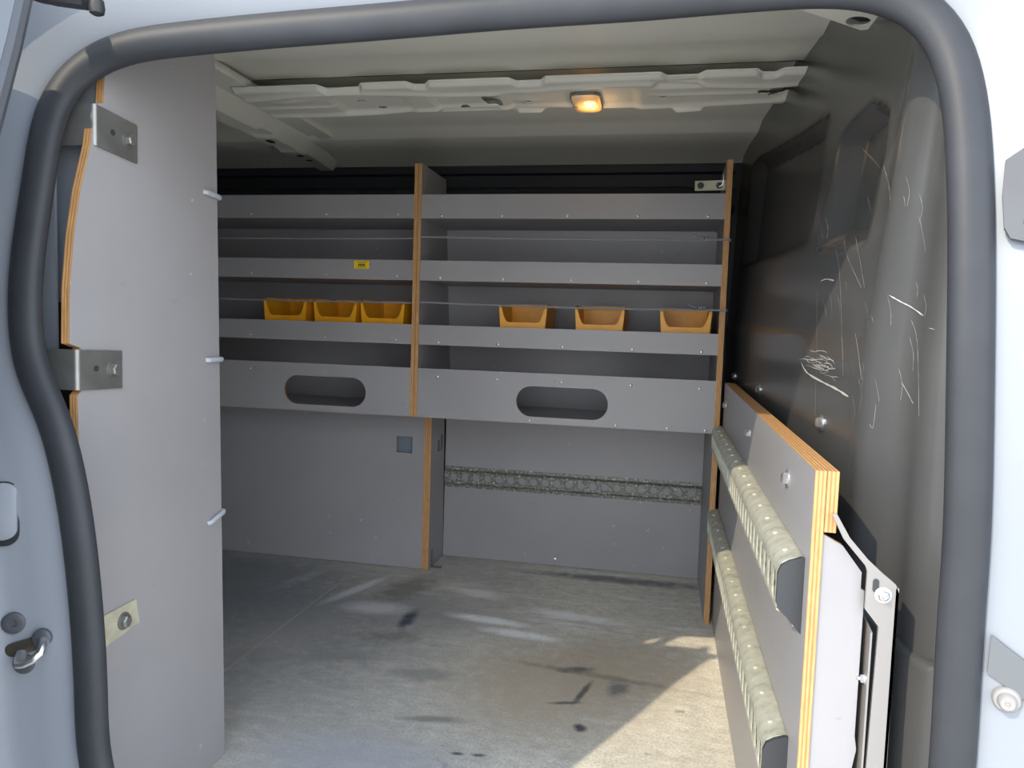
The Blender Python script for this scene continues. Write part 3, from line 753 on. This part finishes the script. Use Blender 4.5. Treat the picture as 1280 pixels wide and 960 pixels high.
def deep_rail(label, y0, y1, zc, h, d, group):
    """U-shaped rail standing off the bulkhead board; slots cut in its face"""
    t = thing('lashing_rail', label, 'lashing rail', (0.165, y0, zc), group)
    L = y1 - y0; X = 0.1648
    # upper flank and rounded top
    bm = bmesh.new()
    top = [(0.0, 0.50), (0.10, 0.52), (0.50, 0.48), (0.82, 0.41), (0.96, 0.33), (1.0, 0.24)]
    def strip(pr_, th, nm):
        bm = bmesh.new()
        P0 = [(X - a * d, zc + b * h) for a, b in pr_]
        rowsA = []
        for yy in (y0, y1):
            rowsA.append([bm.verts.new((x, yy, z)) for x, z in P0] + [bm.verts.new((x + 0.0022, yy, z - 0.0022 * (1 if b > 0 else -1))) for (x, z), (a, b) in reversed(list(zip(P0, pr_)))])
        A, B = rowsA; k = len(A)
        for i in range(k): bm.faces.new([A[i], A[(i + 1) % k], B[(i + 1) % k], B[i]])
        bm.faces.new(A); bm.faces.new(list(reversed(B)))
        return finish(nm, bm, GALV, parent=t, smooth=40)
    strip(top, 0.002, 'upper_flank')
    strip([(0.0, -0.50), (0.10, -0.52), (0.55, -0.51), (0.85, -0.50), (0.97, -0.48), (1.0, -0.44)], 0.002, 'lower_flank')
    # face with a row of slots
    bm = bmesh.new(); holes = []
    p = 0.038; k = 0
    while 0.03 + k * p + 0.016 < L:
        c = 0.025 + k * p; holes.append([(q, w) for q, w in rrect(c - 0.0125, c + 0.0125, -0.41 * h, 0.19 * h, 0.0120, 5)]); k += 1
    slab(bm, (X - d, y0, zc), (0, 1, 0), (0, 0, 1), (1, 0, 0), 0.0022, [(0, -0.44 * h), (L, -0.44 * h), (L, 0.24 * h), (0, 0.24 * h)], holes, edge_mi=0)
    finish('slotted_face', bm, GALV, parent=t)
    # pressed dimples along the upper flank
    for k in range(int(L / 0.076)):
        bm = bmesh.new()
        y = y0 + 0.035 + k * 0.076; lathe(bm, (X - 0.55 * d, y, zc + 0.474 * h), (-0.2, 0, 1), [(0.0045, -0.001), (0.004, 0.0015), (0.0015, 0.002)], 10)
        finish('rivet', bm, GALV, parent=t, smooth=40)
    # plastic end cap
    bm = bmesh.new()
    capo = [(0.0, 0.51), (0.12, 0.52), (0.6, 0.44), (0.92, 0.35), (1.03, 0.2), (1.03, -0.32), (0.92, -0.44), (0.5, -0.60), (0.0, -0.85)]
    slab(bm, (X, y0 - 0.006, zc), (-1, 0, 0), (0, 0, 1), (0, 1, 0), 0.0058, [(a * d, b * h) for a, b in capo], edge_mi=0)
    c = finish('end_cap', bm, BLACKPL, parent=t); c['label'] = 'dark plastic end cap'
    bm = bolt_bm((X - 0.0005, y0 + 0.004, zc - 0.74 * h), (-1, 0, 0), 0.0048)
    finish('bolt', bm, STEEL, parent=t, smooth=30)
    return t
deep_rail('upper of two slotted steel lashing rails on the bulkhead board', 0.872, 2.066, 0.512, 0.064, 0.027, None)
deep_rail('lower of two slotted steel lashing rails on the bulkhead board, nearest the floor', 0.905, 2.066, 0.287, 0.064, 0.027, None)

# ------------------------------------------------------------------ boards on the bulkhead
bb = thing('bulkhead_board', 'grey plywood board on the bulkhead carrying two lashing rails, orange layered edges', 'board', (0.17, 1.45, 0.0))
bm = bmesh.new(); slab(bm, (0.165, 0, 0), (0, 1, 0), (0, 0, 1), (1, 0, 0), 0.012, [(0.842, 0.001), (2.067, 0.001), (2.067, 0.661), (0.842, 0.648)])
finish('face_board', bm, [BOARD, PLY['X']], parent=bb)
bm = bmesh.new(); slab(bm, (0.1775, 0, 0), (0, 1, 0), (0, 0, 1), (1, 0, 0), 0.012, [(0.842, 0.582), (2.06, 0.582), (2.06, 0.661), (0.842, 0.648)])
finish('backing_board', bm, [BOARD, PLY['X']], parent=bb)
for y, z in ((2.00, 0.607), (1.453, 0.608), (1.009, 0.607)): finish('bolt', bolt_bm((0.165, y, z), (-1, 0, 0), 0.0085, False), STEEL, parent=bb, smooth=30)
for y, z in ((2.20, 0.672), (1.70, 0.672), (1.13, 0.668)): finish('bolt', bolt_bm((bulk_at(y, z) - 0.001, y, z), (-1, 0, 0), 0.0085, False), STEEL, parent=bulk, smooth=30)

ec = thing('end_board', 'narrow grey board facing the door between bulkhead board and steel bracket', 'board', (0.2, 0.846, 0.0))
bm = bmesh.new(); slab(bm, (0, 0.845, 0), (1, 0, 0), (0, 0, 1), (0, 1, 0), 0.010, [(0.1775, 0.001), (0.222, 0.001), (0.222, 0.325), (0.225, 0.345), (0.2225, 0.36), (0.2225, 0.521), (0.2185, 0.523), (0.2185, 0.541), (0.198, 0.568), (0.1775, 0.579)])
finish('face_board', bm, [BOARD, PLY['Y']], parent=ec)

br = thing('steel_bracket', 'beige-grey pressed steel bracket with a bolt at the door end of the bulkhead', 'bracket', (0.24, 0.83, 0.0))
bm = bmesh.new()
slab(bm, (0, 0.835, 0), (1, 0, 0), (0, 0, 1), (0, 1, 0), 0.004, [(0.228, 0.001), (0.255, 0.001), (0.2535, 0.40), (0.2535, 0.525), (0.250, 0.534), (0.235, 0.546), (0.2215, 0.558), (0.202, 0.580), (0.188, 0.604), (0.183, 0.604), (0.196, 0.578), (0.2195, 0.551), (0.2215, 0.545), (0.2215, 0.505), (0.236, 0.487)], edge_mi=0)
slab(bm, (0.2535, 0.835, 0), (0, 1, 0), (0, 0, 1), (-1, 0, 0), 0.003, [(0, 0.001), (0.03, 0.001), (0.03, 0.53), (0, 0.53)], edge_mi=0)
finish('plate', bm, SEATMET, parent=br)
bm = bmesh.new(); slab(bm, (0.2285, 0.835, 0), (0, 1, 0), (0, 0, 1), (1, 0, 0), 0.002, [(0.0, 0.001), (0.05, 0.001), (0.05, 0.49), (0.0, 0.48)], edge_mi=0)
finish('side_flange', bm, SEATMET, parent=br)
finish('bolt', bolt_bm((0.238, 0.835, 0.522), (0, -1, 0), 0.0065), STEEL, parent=br, smooth=30)
bm = bmesh.new(); slab(bm, (0, 0.8345, 0), (1, 0, 0), (0, 0, 1), (0, 1, 0), -0.0005, rrect(0.2275, 0.2335, 0.524, 0.5385, 0.0029, 4), edge_mi=0); finish('slot', bm, BLACKPL, parent=br)
finish('bolt', bolt_bm((0.2285, 0.845, 0.425), (-1, 0, 0), 0.005), STEEL, parent=br, smooth=30)

# lower part of the column, lapping under the upper liner
lowp = bmesh.new()
LP_ = [(0.950, 0.241), (0.932, 0.256), (0.918, 0.270), (0.905, 0.2755), (0.885, 0.281), (0.872, 0.291), (0.858, 0.307), (0.842, 0.329), (0.828, 0.352)]
lpd = resample([(y, x) for y, x in LP_], 0.004)
rows = []
for y, x in lpd:
    k = (x - 0.247) / 0.1; ztop = 0.475 - 0.030 * math.sin(min(1, max(0, k)) * math.pi)
    rows.append([lowp.verts.new((x - dxx, y - dxx, z)) for z, dxx in ((-0.02, 0.0065), (ztop - 0.012, 0.0065), (ztop - 0.004, 0.006), (ztop, 0.002), (ztop + 0.001, -0.004))])
for a, b in zip(rows, rows[1:]):
    for j in range(4): lowp.faces.new([a[j], b[j], b[j + 1], a[j + 1]])
struct(finish('trim_5', lowp, BULK, smooth=50))

# ------------------------------------------------------------------ yellow bins
def bin_parts(t, loc):
    w0, w1, dp, h, th = 0.061, 0.0695, 0.17, 0.115, 0.003
    lx, ly, lz = loc
    bm = bmesh.new()
    def wx(z): return w0 + (w1 - w0) * z / h
    def quad(*p): bm.faces.new([bm.verts.new((lx + a, ly + b, lz + c)) for a, b, c in p])
    # side walls as prisms: full height with a sloped front edge
    for s in (-1, 1):
        outl = [(0.0, 0.0), (dp, 0.0), (dp, h), (0.020, h), (0.0, h * 0.93)]
        A = [bm.verts.new((lx + s * wx(c), ly + b, lz + c)) for b, c in outl]; B = [bm.verts.new((lx + s * (wx(c) - th), ly + b, lz + c)) for b, c in outl]
        bm.faces.new(A); bm.faces.new(list(reversed(B)))
        for i in range(5): bm.faces.new([A[i], A[(i + 1) % 5], B[(i + 1) % 5], B[i]])
    for (b0, b1, c0, c1) in ((dp - th, dp, 0, h), (0, dp, 0, th)):
        X0, X1 = wx(c0) - 0.001, wx(c1) - 0.001
        P = [(-X0, b0, c0), (X0, b0, c0), (X0, b1, c0), (-X0, b1, c0), (-X1, b0, c1), (X1, b0, c1), (X1, b1, c1), (-X1, b1, c1)]
        vs = [bm.verts.new((lx + a, ly + b, lz + c)) for a, b, c in P]
        for idx in ((0, 3, 2, 1), (4, 5, 6, 7), (0, 1, 5, 4), (1, 2, 6, 5), (2, 3, 7, 6), (3, 0, 4, 7)): bm.faces.new([vs[i] for i in idx])
    finish('bin_body', bm, YELLOW, parent=t)
    # front frame: low lip with thick uprights that thin towards the top
    bm = bmesh.new()
    zt = h * 0.95; zl = 0.062
    pts = [(-wx(0), 0.0), (wx(0), 0.0), (wx(zt), zt), (wx(zt) - 0.006, zt), (wx(zt * .8) - 0.011, zl + 0.022), (wx(zl) - 0.016, zl + 0.006), (wx(zl) - 0.023, zl),
           (-wx(zl) + 0.023, zl), (-wx(zl) + 0.016, zl + 0.006), (-wx(zt * .8) + 0.011, zl + 0.022), (-wx(zt) + 0.006, zt), (-wx(zt), zt)]
    slab(bm, (lx, ly, lz), (1, 0, 0), (0, 0, 1), (0, -1, 0), 0.004, pts, edge_mi=0)
    finish('front_lip', bm, YELLOW, parent=t)
    bm = bmesh.new(); box(bm, lx - w1 - 0.002, lx + w1 + 0.002, ly + dp - 0.008, ly + dp + 0.002, lz + h - 0.008, lz + h + 0.003); finish('rear_rim', bm, YELLOW, parent=t)
BX = [(-1.122, 2.100, 0.04, 'yellow open-front bin on the left shelving, leftmost of the three'), (-0.962, 2.103, 0.0, 'yellow open-front bin on the left shelving, middle of the three'), (-0.812, 2.100, -0.02, 'yellow open-front bin on the left shelving, against the double divider'),
      (-0.393, 2.100, 0.0, 'yellow open-front bin on the right shelving, leftmost of the three'), (-0.177, 2.103, -0.015, 'yellow open-front bin on the right shelving, middle of the three'), (0.056, 2.100, 0.0, 'yellow open-front bin on the right shelving, nearest the bulkhead')]
proto = None
for x, y, rz, lab_ in BX:
    if proto is None:
        proto = thing('storage_bin', lab_, 'bin', (x, y, 0.7422), 'yellow bins on the shelves'); bin_parts(proto, (x, y, 0.7422)); proto.rotation_euler.z = rz
    else:
        c = proto.copy(); COL.objects.link(c); c.location = (x, y, 0.7422); c.rotation_euler.z = rz; c['label'] = lab_
        for ch in list(proto.children):
            d = ch.copy(); COL.objects.link(d); d.parent = c

# ------------------------------------------------------------------ elastic cords across the shelves
def cord(label, pts, r, tails=None, hole=None):
    t = thing('elastic_cord', label, 'cord', pts[0], 'cords across the shelves')
    bm = bmesh.new(); tube(bm, pts, r, 8); finish('cord', bm, CORD, parent=t, smooth=True)
    if tails:
        bm = bmesh.new(); tube(bm, tails, r * 0.8, 8)
        k = Vector(tails[0])
        for q in range(4): lathe(bm, k + Vector((0.006 + q * 0.006, 0, 0)), (1, 0.2 * (-1) ** q, 0), [(r * 1.2, 0), (r * 1.6, 0.003), (r * 1.2, 0.005)], 10)
        finish('knot', bm, CORD, parent=t, smooth=True)
def sag(x0, x1, y, z0, z1, s, n=24): return [(x0 + (x1 - x0) * k / n, y, z0 + (z1 - z0) * k / n - s * math.sin(math.pi * k / n)) for k in range(n + 1)]
YC = 2.0625
cord('upper grey elastic cord across the right shelving, above the second lip', sag(-0.6899, 0.150, YC, 1.037, 1.036, 0.003) + [(0.1575, YC - 0.002, 1.036), (0.160, 2.068, 1.036), (0.160, 2.09, 1.036)], 0.0030, [(0.075, YC - .002, 1.040), (0.068, YC - .004, 1.046), (0.060, YC - .004, 1.049)])
cord('lower grey elastic cord across the right shelving, in front of its bins', sag(-0.6899, 0.150, YC, 0.853, 0.852, 0.004) + [(0.1575, YC - 0.002, 0.852), (0.160, 2.068, 0.852), (0.160, 2.09, 0.852)], 0.0030, [(0.080, YC - .002, 0.857), (0.066, YC - .004, 0.862), (0.060, YC - .004, 0.866)])
cord('upper grey elastic cord across the left shelving, above the yellow label', sag(-1.659, -0.7116, YC + .004, 1.032, 1.033, 0.003), 0.0024)
cord('lower grey elastic cord across the left shelving, in front of its bins', sag(-1.659, -0.7116, YC + .004, 0.852, 0.850, 0.003), 0.0024)

# ------------------------------------------------------------------ tall left end panel with its brackets and cord loops
ep = thing('partition', 'tall grey plywood panel standing just inside the door on the left', 'panel', (-0.755, 1.0, 0.0))
bm = bmesh.new()
near = [(0.905, 0.001), (0.872, 0.15), (0.856, 0.40), (0.850, 0.60), (0.849, 0.683), (0.855, 0.688), (0.855, 0.745), (0.836, 0.751), (0.838, 0.82), (0.846, 0.89), (0.858, 0.95), (0.876, 1.010), (0.884, 1.056), (0.8835, 1.066), (0.900, 1.071), (0.903, 1.110), (0.918, 1.16), (0.935, 1.222)]
slab(bm, (-0.748, 0, 0), (0, 1, 0), (0, 0, 1), (-1, 0, 0), 0.0125, near + [(1.146, 1.224), (1.152, 1.222), (1.155, 1.214), (1.157, 1.18), (1.1895, 0.001)])
finish('panel_board', bm, [BOARD, PLY['X']], parent=ep)

def l_bracket(label, yb, z0, z1, y_end, droop, x_out):
    t = thing('angle_bracket', label, 'bracket', (-0.748, yb, (z0 + z1) / 2), 'steel brackets holding the end panel')
    bm = bmesh.new()
    # bent strip in plan: from the pillar, round the corner and along the panel face
    plan = [(x_out, yb)] + [(-0.7475 - 0.003 + 0.006 * math.sin(a), yb + 0.006 - 0.006 * math.cos(a)) for a in (0, .4, .8, 1.2, 1.57)] + [(-0.7445, y_end)]
    rows = []
    for (x, y) in plan:
        k = max(0, (y - yb) / (y_end - yb)); dz = droop * k
        rows.append((x, y, z0 + dz, z1 + dz))
    nn = []
    for i in range(len(plan)):
        a = Vector(plan[max(i - 1, 0)]); b = Vector(plan[min(i + 1, len(plan) - 1)]); d = (b - a).normalized(); nn.append(Vector((-d.y, d.x)))
    L = []
    for (x, y, a, b), n in zip(rows, nn):
        L.append([bm.verts.new(p) for p in ((x, y, a), (x, y, b), (x + n.x * 0.0035, y + n.y * 0.0035, b), (x + n.x * 0.0035, y + n.y * 0.0035, a))])
    for A, B in zip(L, L[1:]):
        for j in range(4): bm.faces.new([A[j], A[(j + 1) % 4], B[(j + 1) % 4], B[j]])
    bm.faces.new(L[0]); bm.faces.new(list(reversed(L[-1])))
    finish('steel_strip', bm, DULLSTEEL, parent=t, smooth=30)
    zc = (z0 + z1) / 2 + droop * 0.8
    finish('bolt', bolt_bm((-0.7445, y_end - 0.018, zc), (1, 0, 0), 0.0085, False), DULLSTEEL, parent=t, smooth=30)
    bm = bmesh.new(); lathe(bm, (-0.7445, yb + 0.4 * (y_end - yb), zc + 0.003), (1, 0, 0), [(0.0042, -0.0005), (0.0042, 0.0006), (0.001, 0.0007)], 14); finish('hole', bm, BLACKPL, parent=t)
l_bracket('upper bent steel bracket joining the left panel to the door pillar', 0.880, 1.012, 1.065, 0.962, -0.007, -0.86)
l_bracket('middle bent steel bracket joining the left panel to the door pillar', 0.845, 0.690, 0.743, 0.928, -0.003, -0.84)
bp = thing('fixing_plate', 'short tarnished flat plate bolted low on the left panel beside the seal', 'plate', (-0.747, 0.92, 0.35))
bm = bmesh.new(); slab(bm, (-0.7478, 0, 0), (0, 1, 0), (0, 0, 1), (1, 0, 0), 0.003, [(0.82, 0.328), (0.893, 0.3262), (0.961, 0.335), (0.954, 0.373), (0.82, 0.370)], edge_mi=0)
finish('plate', bm, TARN, parent=bp)
finish('bolt', bolt_bm((-0.7448, 0.927, 0.350), (1, 0, 0), 0.0095, False), DULLSTEEL, parent=bp, smooth=30)

for z, dz, lab_ in ((0.993, -0.001, 'pale cord loop round the left panel edge, topmost of three'), (0.719, 0.0, 'pale cord loop round the left panel edge, middle of three'), (0.446, 0.005, 'pale cord loop round the left panel edge, lowest of three')):
    ye = 1.157 + (1.18 - z) * (1.1895 - 1.157) / 1.18
    bm = bmesh.new()
    tube(bm, [(-0.7485, ye - 0.040, z - dz * 1.4), (-0.7440, ye - 0.036, z - dz), (-0.7435, ye - 0.02, z), (-0.7435, ye - 0.002, z + dz * 0.8), (-0.746, ye + 0.0035, z + dz), (-0.755, ye + 0.0048, z + dz), (-0.7635, ye + 0.002, z + dz), (-0.765, ye - 0.03, z + dz)], 0.0042, 10)
    o = finish('cord_loop', bm, LOOP, smooth=True); tag(o, lab_, 'cord', 'cord loops on the end panel')

# ------------------------------------------------------------------ fittings on the door pillars
def on_jamb(px, py, y):
    d = Vector((px - 640, py - 480, 940)); r = Vector((d.dot(_dX), d.dot(_dY), d.dot(_dZ))); return Vector((r.x * y / r.y, y, CAMZ + r.z * y / r.y))
def jamb_y(x, z):
    best = min(range(len(OUT)), key=lambda i: (OUT[i][0] - x) ** 2 + (OUT[i][1] - z) ** 2)
    off = (Vector((x, z)) - Vector(OUT[best])).dot(NRM[best])
    return ys(OUT[best][1]) + lerp_table([(o, d) for o, d in offs[2:]], off)
def jamb_pt(px, py):
    y = 0.78
    for _ in range(10):
        p = on_jamb(px, py, y); y = 0.5 * y + 0.5 * jamb_y(p.x, p.z)
    return p
def jamb_n(p, e=0.006):
    return Vector(((jamb_y(p.x + e, p.z) - jamb_y(p.x - e, p.z)) / (2 * e), -1, (jamb_y(p.x, p.z + e) - jamb_y(p.x, p.z - e)) / (2 * e))).normalized()
def on_plane_pts(c, n, uv):
    n = Vector(n).normalized(); u = Vector((0, 0, 1)).cross(n) * -1; u.normalize(); v = n.cross(u)
    if v.z < 0: v = -v
    return [Vector(c) + u * a + v * b for a, b in uv], u, v, n
def plate_on(bm, c, n, outline, th, holes=(), lift=0.0):
    n = Vector(n).normalized(); u = n.cross(Vector((0, 0, 1))).normalized()
    if u.x < 0: u = -u
    v = u.cross(n)
    if v.z < 0: v = -v
    slab(bm, Vector(c) + n * lift, u, v, n, th, outline, holes, edge_mi=0)
    return u, v, n

c = jamb_pt(0, 638); NL = NR = jamb_n(c); c = c + NL * 0.002
fl = thing('access_cover', 'white rounded cover with a black rubber edge on the left door pillar', 'cover', c)
bm = bmesh.new(); plate_on(bm, c, NL, rrect(-0.042, 0.0225, -0.044, 0.036, 0.016, 6), 0.004, lift=-0.002); finish('rubber_edge', bm, BLACKRUB, parent=fl)
bm = bmesh.new(); plate_on(bm, c, NL, rrect(-0.041, 0.0205, -0.036, 0.0345, 0.014, 6), 0.0075, lift=-0.002); bevel_all(bm, 0.0015, 2); finish('cover', bm, WHITE, parent=fl, smooth=40)

c = jamb_pt(18, 778); NL = NR = jamb_n(c); c = c + NL * 0.002
pg = thing('pillar_plug', 'round dark grey plug on the left door pillar, above the latch striker', 'plug', c)
bm = bmesh.new(); lathe(bm, c, NL, [(0.0135, -0.004), (0.0135, 0.002), (0.011, 0.0035), (0.004, 0.0028), (0.0035, 0.0012), (0.0005, 0.001)], 24); finish('cap', bm, DARKGREY, parent=pg, smooth=40)

c = jamb_pt(36, 806); NL = NR = jamb_n(c); c = c + NL * 0.002
st = thing('latch_striker', 'steel U-shaped door latch striker on the left door pillar', 'latch striker', c)
ca, sa = math.cos(0.28), math.sin(0.28)
rot = lambda pts: [(a * ca - b * sa, a * sa + b * ca) for a, b in pts]
bm = bmesh.new(); u_, v_, n_ = plate_on(bm, c, NL, rot(rrect(-0.027, 0.024, -0.0085, 0.0085, 0.0084, 6)), 0.003, lift=-0.001); finish('base_plate', bm, simple('dull_bronze', (0.12, 0.105, 0.08), 0.4, metal=0.6), parent=st)
bm = bmesh.new(); e = c + n_ * 0.001
def sp_(a, b, h): return e + u_ * (a * ca - b * sa) + v_ * (a * sa + b * ca) + n_ * h
lathe(bm, sp_(0.020, 0.005, 0), n_, [(0.0115, -0.001), (0.0115, 0.003), (0.009, 0.005)], 18)
finish('boss', bm, DARKGREY, parent=st, smooth=40)
bm = bmesh.new()
tube(bm, [sp_(0.022, 0.004, 0.0), sp_(0.024, -0.002, 0.010), sp_(0.022, -0.009, 0.018), sp_(0.014, -0.013, 0.022), sp_(0.002, -0.015, 0.022), sp_(-0.006, -0.015, 0.018), sp_(-0.009, -0.012, 0.008), sp_(-0.009, -0.006, 0.0)], [0.0055, 0.0055, 0.0055, 0.005, 0.005, 0.0055, 0.006, 0.006], 10)
finish('striker_bar', bm, STEEL, parent=st, smooth=True)
c2 = jamb_pt(31, 829); NL = NR = jamb_n(c2); c2 = c2 + NL * 0.002
bm = bmesh.new(); lathe(bm, c2, NL, [(0.0125, -0.003), (0.0125, 0.001), (0.010, 0.0025), (0.004, 0.002), (0.0035, 0.0008), (0.0005, 0.0006)], 24); finish('screw', bm, DARKGREY, parent=st, smooth=40)

c = jamb_pt(1290, 245); NL = NR = jamb_n(c); c = c + NL * 0.002
hp = thing('hinge_plate', 'dark grey plate with three round recesses high on the right white pillar', 'hinge plate', c)
bm = bmesh.new(); plate_on(bm, c, NR, [(-0.016, -0.045), (0.002, -0.050), (0.03, -0.050), (0.03, 0.050), (-0.006, 0.050), (-0.0235, 0.036), (-0.0245, 0.0), (-0.0215, -0.034)], 0.0045, [circle(0.004, 0.029, 0.0125, 18), circle(0.006, 0.0, 0.0125, 18), circle(0.006, -0.029, 0.0125, 18)], lift=0.0)
u_, v_, n_ = plate_on(bm, c, NR, rrect(-0.02, 0.025, -0.046, 0.046, 0.01, 4), 0.0012, lift=-0.0005)
finish('plate', bm, DARKGREY, parent=hp)
for k, (a, b) in enumerate(((0.004, 0.029), (0.006, 0.0), (0.006, -0.029))):
    bm = bmesh.new(); lathe(bm, c + u_ * a + v_ * b + n_ * 0.0008, n_, [(0.0095, 0), (0.0095, 0.0025), (0.0075, 0.0036), (0.004, 0.003), (0.0035, 0.001), (0.0005, 0.0008)], 20)
    finish('screw', bm, STEEL if k != 1 else DULLSTEEL, parent=hp, smooth=40)

c = jamb_pt(1262, 840); NL = NR = jamb_n(c); c = c + NL * 0.002
gp = thing('rubber_pad', 'flat slanted dark grey pad on the right white pillar', 'pad', c)
bm = bmesh.new(); plate_on(bm, c, NR, [(-0.0185, -0.004), (0.040, -0.040), (0.040, -0.004), (-0.0175, 0.034)], 0.003, lift=-0.001); finish('pad', bm, GREYBAND, parent=gp)
c = jamb_pt(1258, 873); NL = NR = jamb_n(c); c = c + NL * 0.002
sb = thing('stop_button', 'round grey stop button on the right white pillar, below the slanted pad', 'button', c)
bm = bmesh.new(); lathe(bm, c, NR, [(0.0125, -0.003), (0.0125, 0.002), (0.011, 0.004), (0.0085, 0.0045), (0.0075, 0.011), (0.006, 0.0125), (0.0025, 0.0125), (0.0022, 0.0115), (0.0005, 0.0115)], 24); finish('body', bm, simple('mid_grey_rubber', (0.30, 0.29, 0.28), 0.5), parent=sb, smooth=40)

# ------------------------------------------------------------------ sliding door, pushed back along the outside of the van
sd = thing('sliding_door', 'white sliding door pushed open beyond the left door pillar, only its edge in view', 'door', (-1.2, 0.6, 0.0))
EDGE = [(-0.696, 0.735, 1.20), (-0.695, 0.700, 1.07), (-0.686, 0.655, 0.95), (-0.67, 0.590, 0.72), (-0.63, 0.560, 0.50), (-0.59, 0.545, 0.20), (-0.57, 0.545, -0.10), (-0.57, 0.56, -0.35)]
def door_sheet(dy, dx, xr):
    bm = bmesh.new(); rows = []
    for x, y, z in EDGE: rows.append([(x + dx, y + dy, z), (x + dx - 0.05, y + dy - 0.004, z), (-1.0, y + dy - 0.006, z), (xr, y + dy - 0.006, z)])
    return rows
bm = bmesh.new(); A = [[bm.verts.new(p) for p in r] for r in door_sheet(0, 0, -1.72)]; B = [[bm.verts.new(p) for p in r] for r in door_sheet(-0.055, 0.004, -1.72)]
for X in (A, B):
    for r, s in zip(X, X[1:]):
        for j in range(3): bm.faces.new([r[j], r[j + 1], s[j + 1], s[j]])
for i in range(len(EDGE) - 1):
    bm.faces.new([A[i][0], A[i + 1][0], B[i + 1][0], B[i][0]]); bm.faces.new([A[i][3], A[i + 1][3], B[i + 1][3], B[i][3]])
for j in range(3):
    bm.faces.new([A[0][j], A[0][j + 1], B[0][j + 1], B[0][j]]); bm.faces.new([A[-1][j], A[-1][j + 1], B[-1][j + 1], B[-1][j]])
finish('door_panel', bm, WHITE, parent=sd, smooth=40)
bm = bmesh.new(); tube(bm, [(x - 0.004, y + 0.004, z) for x, y, z in EDGE], 0.011, 10); finish('edge_seal', bm, DARKGREY, parent=sd, smooth=True)
bm = bmesh.new(); tube(bm, [(-0.83, 0.72, 1.195), (-0.80, 0.76, 1.190), (-0.775, 0.795, 1.185), (-0.765, 0.815, 1.185)], 0.013, 10); lathe(bm, (-0.763, 0.820, 1.172), (0, 0, 1), [(0.015, 0), (0.017, 0.008), (0.015, 0.02)], 16)
finish('roller_arm', bm, BLACKRUB, parent=sd, smooth=40)

tr = thing('door_track', 'black end of the sliding door guide track at the top left corner', 'track', on_jamb(90, 2, 0.76))
bm = bmesh.new(); tube(bm, [on_jamb(30, -14, 0.745), on_jamb(70, -4, 0.75), on_jamb(108, 1, 0.755)], 0.010, 10); finish('gasket', bm, BLACKRUB, parent=tr, smooth=True)
bm = bmesh.new(); lathe(bm, on_jamb(121, 10, 0.757) + Vector((0, 0, -0.008)), (0, 0, 1), [(0.004, 0), (0.0075, 0.002), (0.0085, 0.008), (0.0075, 0.016), (0.005, 0.018)], 14); finish('end_stop', bm, BLACKRUB, parent=tr, smooth=40)
